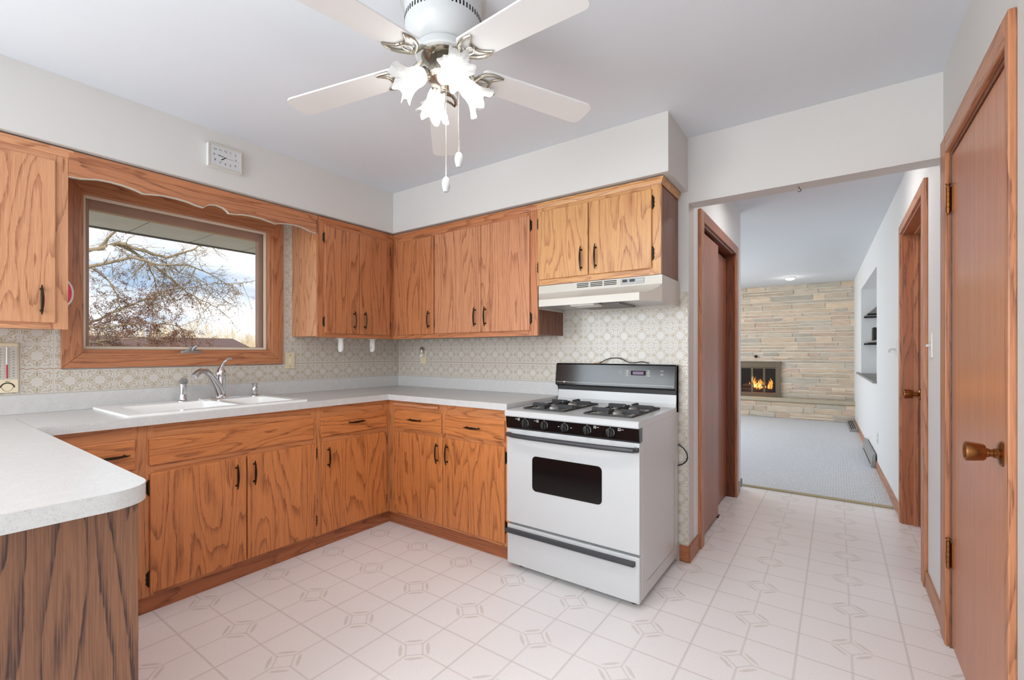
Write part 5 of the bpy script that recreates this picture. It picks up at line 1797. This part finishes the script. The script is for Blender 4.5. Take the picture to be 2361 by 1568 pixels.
def limb(pts, r0, r1, seg=7):
    n = len(pts)
    P_ = []
    for i in range(n - 1):
        for j in range(4):
            P_.append(Vector(pts[i]).lerp(Vector(pts[i + 1]), j / 4))
    P_.append(Vector(pts[-1]))
    P_ = [p + Vector((tr.uniform(-1, 1), tr.uniform(-1, 1), tr.uniform(-1, 1))) * 0.012 for p in P_]
    m_ = len(P_)
    wood_mb.tube(P_, [(r0 + (r1 - r0) * i / (m_ - 1)) * (0.62 if r0 < 0.1 else 1) for i in range(m_)], seg)
    return P_


def twig(p, d, length, r, depth, dens):
    n = 5
    q = Vector(p)
    pts = [q.copy()]
    dd = Vector(d).normalized()
    for i in range(n):
        dd = (dd + Vector((tr.uniform(-0.3, 0.3), tr.uniform(-0.28, 0.28), tr.uniform(-0.28, 0.22)))).normalized()
        q = q + dd * length / n
        pts.append(q.copy())
        if depth > 0 and tr.random() < 0.75:
            sd_ = (dd + Vector((tr.uniform(-0.8, 0.8), tr.uniform(-1.0, 1.0), tr.uniform(-1.0, 0.9)))).normalized()
            twig(q, sd_, length * tr.uniform(0.4, 0.65), r * 0.55, depth - 1, dens)
        if tr.random() < dens:
            leaf_pts.append(q.copy())
            if tr.random() < 0.6:
                leaf_pts.append(q + Vector((tr.uniform(-0.03, 0.03), tr.uniform(-0.03, 0.03), tr.uniform(-0.04, 0.02))))
    wood_mb.tube(pts, [r * (1 - 0.75 * i / n) for i in range(n + 1)], 4, cap=False)


def YZ(l, x=-5.0):
    return [(x + 0.12 * math.sin(3 * y + z), y, z) for y, z in l]


limb([(-5, -2.9, -0.6), (-5.02, -2.88, 0.6), (-5, -2.8, 1.5), (-5, -2.6, 2.3)], 0.17, 0.12, 12)
LIMBS = [
    (YZ([(-2.7, 1.9), (-1.9, 2.35), (-1.4, 2.48), (-1.0, 2.587), (-0.72, 2.71), (-0.45, 2.66), (-0.2, 2.60), (0.05, 2.72), (0.28, 2.88), (0.6, 3.0)]), 0.065, 0.012, 0.10, 0.25),
    (YZ([(-0.72, 2.71), (-0.52, 2.60), (-0.36, 2.49), (-0.12, 2.32), (0.04, 2.18), (0.25, 2.06), (0.55, 1.95)], -5.05), 0.035, 0.008, 0.42, 0.5),
    (YZ([(-2.6, 1.8), (-1.7, 2.0), (-1.25, 2.22), (-1.0, 2.36), (-0.6, 2.526), (-0.3, 2.47), (0.1, 2.53), (0.5, 2.43), (0.85, 2.25)], -4.9), 0.05, 0.006, 0.25, 0.3),
    (YZ([(-2.8, 1.2), (-1.6, 1.25), (-1.1, 1.5), (-0.9, 1.66), (-0.68, 1.805), (-0.4, 1.98), (-0.23, 2.104), (0.1, 2.2), (0.45, 2.31), (1.0, 2.40)], -5.1), 0.04, 0.004, 0.45, 0.5),
    (YZ([(-1.0, 2.36), (-0.82, 2.2), (-0.72, 2.0), (-0.68, 1.805)], -5.0), 0.018, 0.012, 0.5, 0.6),
    (YZ([(-1.9, 1.3), (-1.3, 1.5), (-0.9, 1.55), (-0.5, 1.62), (-0.15, 1.6), (0.1, 1.5)], -4.85), 0.028, 0.006, 0.75, 0.75),
    (YZ([(-1.9, 1.1), (-1.3, 1.3), (-0.9, 1.36), (-0.5, 1.42), (-0.2, 1.38)], -4.8), 0.025, 0.006, 0.85, 0.8),
    (YZ([(-0.2, 2.60), (0.05, 2.45), (0.3, 2.42), (0.6, 2.25), (0.9, 2.0)], -5.2), 0.016, 0.003, 0.12, 0.2),
    (YZ([(-0.36, 2.49), (-0.30, 2.3), (-0.26, 2.15), (-0.22, 2.05)], -5.15), 0.016, 0.010, 0.4, 0.4),
    (YZ([(-0.9, 2.65), (-0.78, 2.85), (-0.7, 3.1)], -5.0), 0.03, 0.015, 0.1, 0.2),
]
for (pts, r0, r1, dens, den2) in LIMBS:
    P_ = limb(pts, r0, r1)
    for p in P_[4:]:
        if p.y < -1.35:
            continue
        low = max(0.0, min(1.0, (2.55 - p.z) / 1.0)) * max(0.15, min(1.0, (0.75 - p.y) / 1.2))
        for _ in range(2 if tr.random() < 0.6 + den2 else 1):
            d_ = Vector((tr.uniform(-0.8, 0.8), tr.uniform(-0.6, 1.0), tr.uniform(-1.0, 0.6)))
            twig(p, d_, tr.uniform(0.18, 0.42), 0.0055, 2 if tr.random() < 0.35 + 0.5 * low else 1, dens * (0.25 + low * 0.75))
wood_mb.build('branches', 'bark', tree, angle=60)
lm = MB()
for p in leaf_pts:
    for _ in range(2):
        c_ = p + Vector((tr.uniform(-1, 1), tr.uniform(-1, 1), tr.uniform(-1, 1))) * 0.02
        a_ = Vector((tr.uniform(-1, 1), tr.uniform(-1, 1), tr.uniform(-1, 1))).normalized()
        b_ = a_.orthogonal().normalized()
        s_ = tr.uniform(0.005, 0.0105)
        vs2 = [lm.bm.verts.new(c_ + v_) for v_ in (a_ * s_ * 1.4, b_ * s_ * 0.7, -a_ * s_, -b_ * s_ * 0.7)]
        lm.bm.faces.new(vs2)
lo_ = lm.build('leaves', 'leaf', tree, recalc=False)
lo_['kind'] = 'stuff'

sh = thing('garden_shed', 'low outbuilding with a dark shingled roof beyond the window', 'shed', (-13.0, 1.4, -0.6))
MB().prism([(-12.0, 1.32), (-13.4, 1.66), (-14.8, 1.32), (-14.8, 1.26), (-12.0, 1.26)], 'y', -1.6, 4.35).build('roof', 'shingle', sh)
MB().box(-14.5, -12.3, -1.3, 4.05, -0.6, 1.28).build('wall', 'siding', sh)

tl = MB()
tq = random.Random(5)
for k in range(1000):
    y_ = -4 + 46 * tq.random()
    x_ = -40 - tq.uniform(0, 8)
    h = tq.uniform(2.4, 4.3) + 0.5 * math.sin(y_ * 0.6)
    b0 = Vector((x_, y_, -0.6))
    t0 = b0 + Vector((0, tq.uniform(-0.4, 0.4), h))
    tl.tube([b0, b0.lerp(t0, 0.5) + Vector((0, tq.uniform(-0.15, 0.15), 0)), t0], [0.05, 0.035, 0.008], 4, cap=False)
    for j in range(12):
        f = tq.uniform(0.15, 0.95)
        p = b0.lerp(t0, f)
        e = p + Vector((tq.uniform(-0.4, 0.4), tq.uniform(-0.7, 0.7), tq.uniform(0.3, 1.0)))
        tl.tube([p, p.lerp(e, 0.5) + Vector((0, tq.uniform(-0.1, 0.1), 0)), e], [0.022, 0.015, 0.004], 3, cap=False)
to = tl.build('treeline', 'reed', None, angle=60)
tag(to, 'pale bare brush and trees along the horizon outside the window', 'trees', kind='stuff')
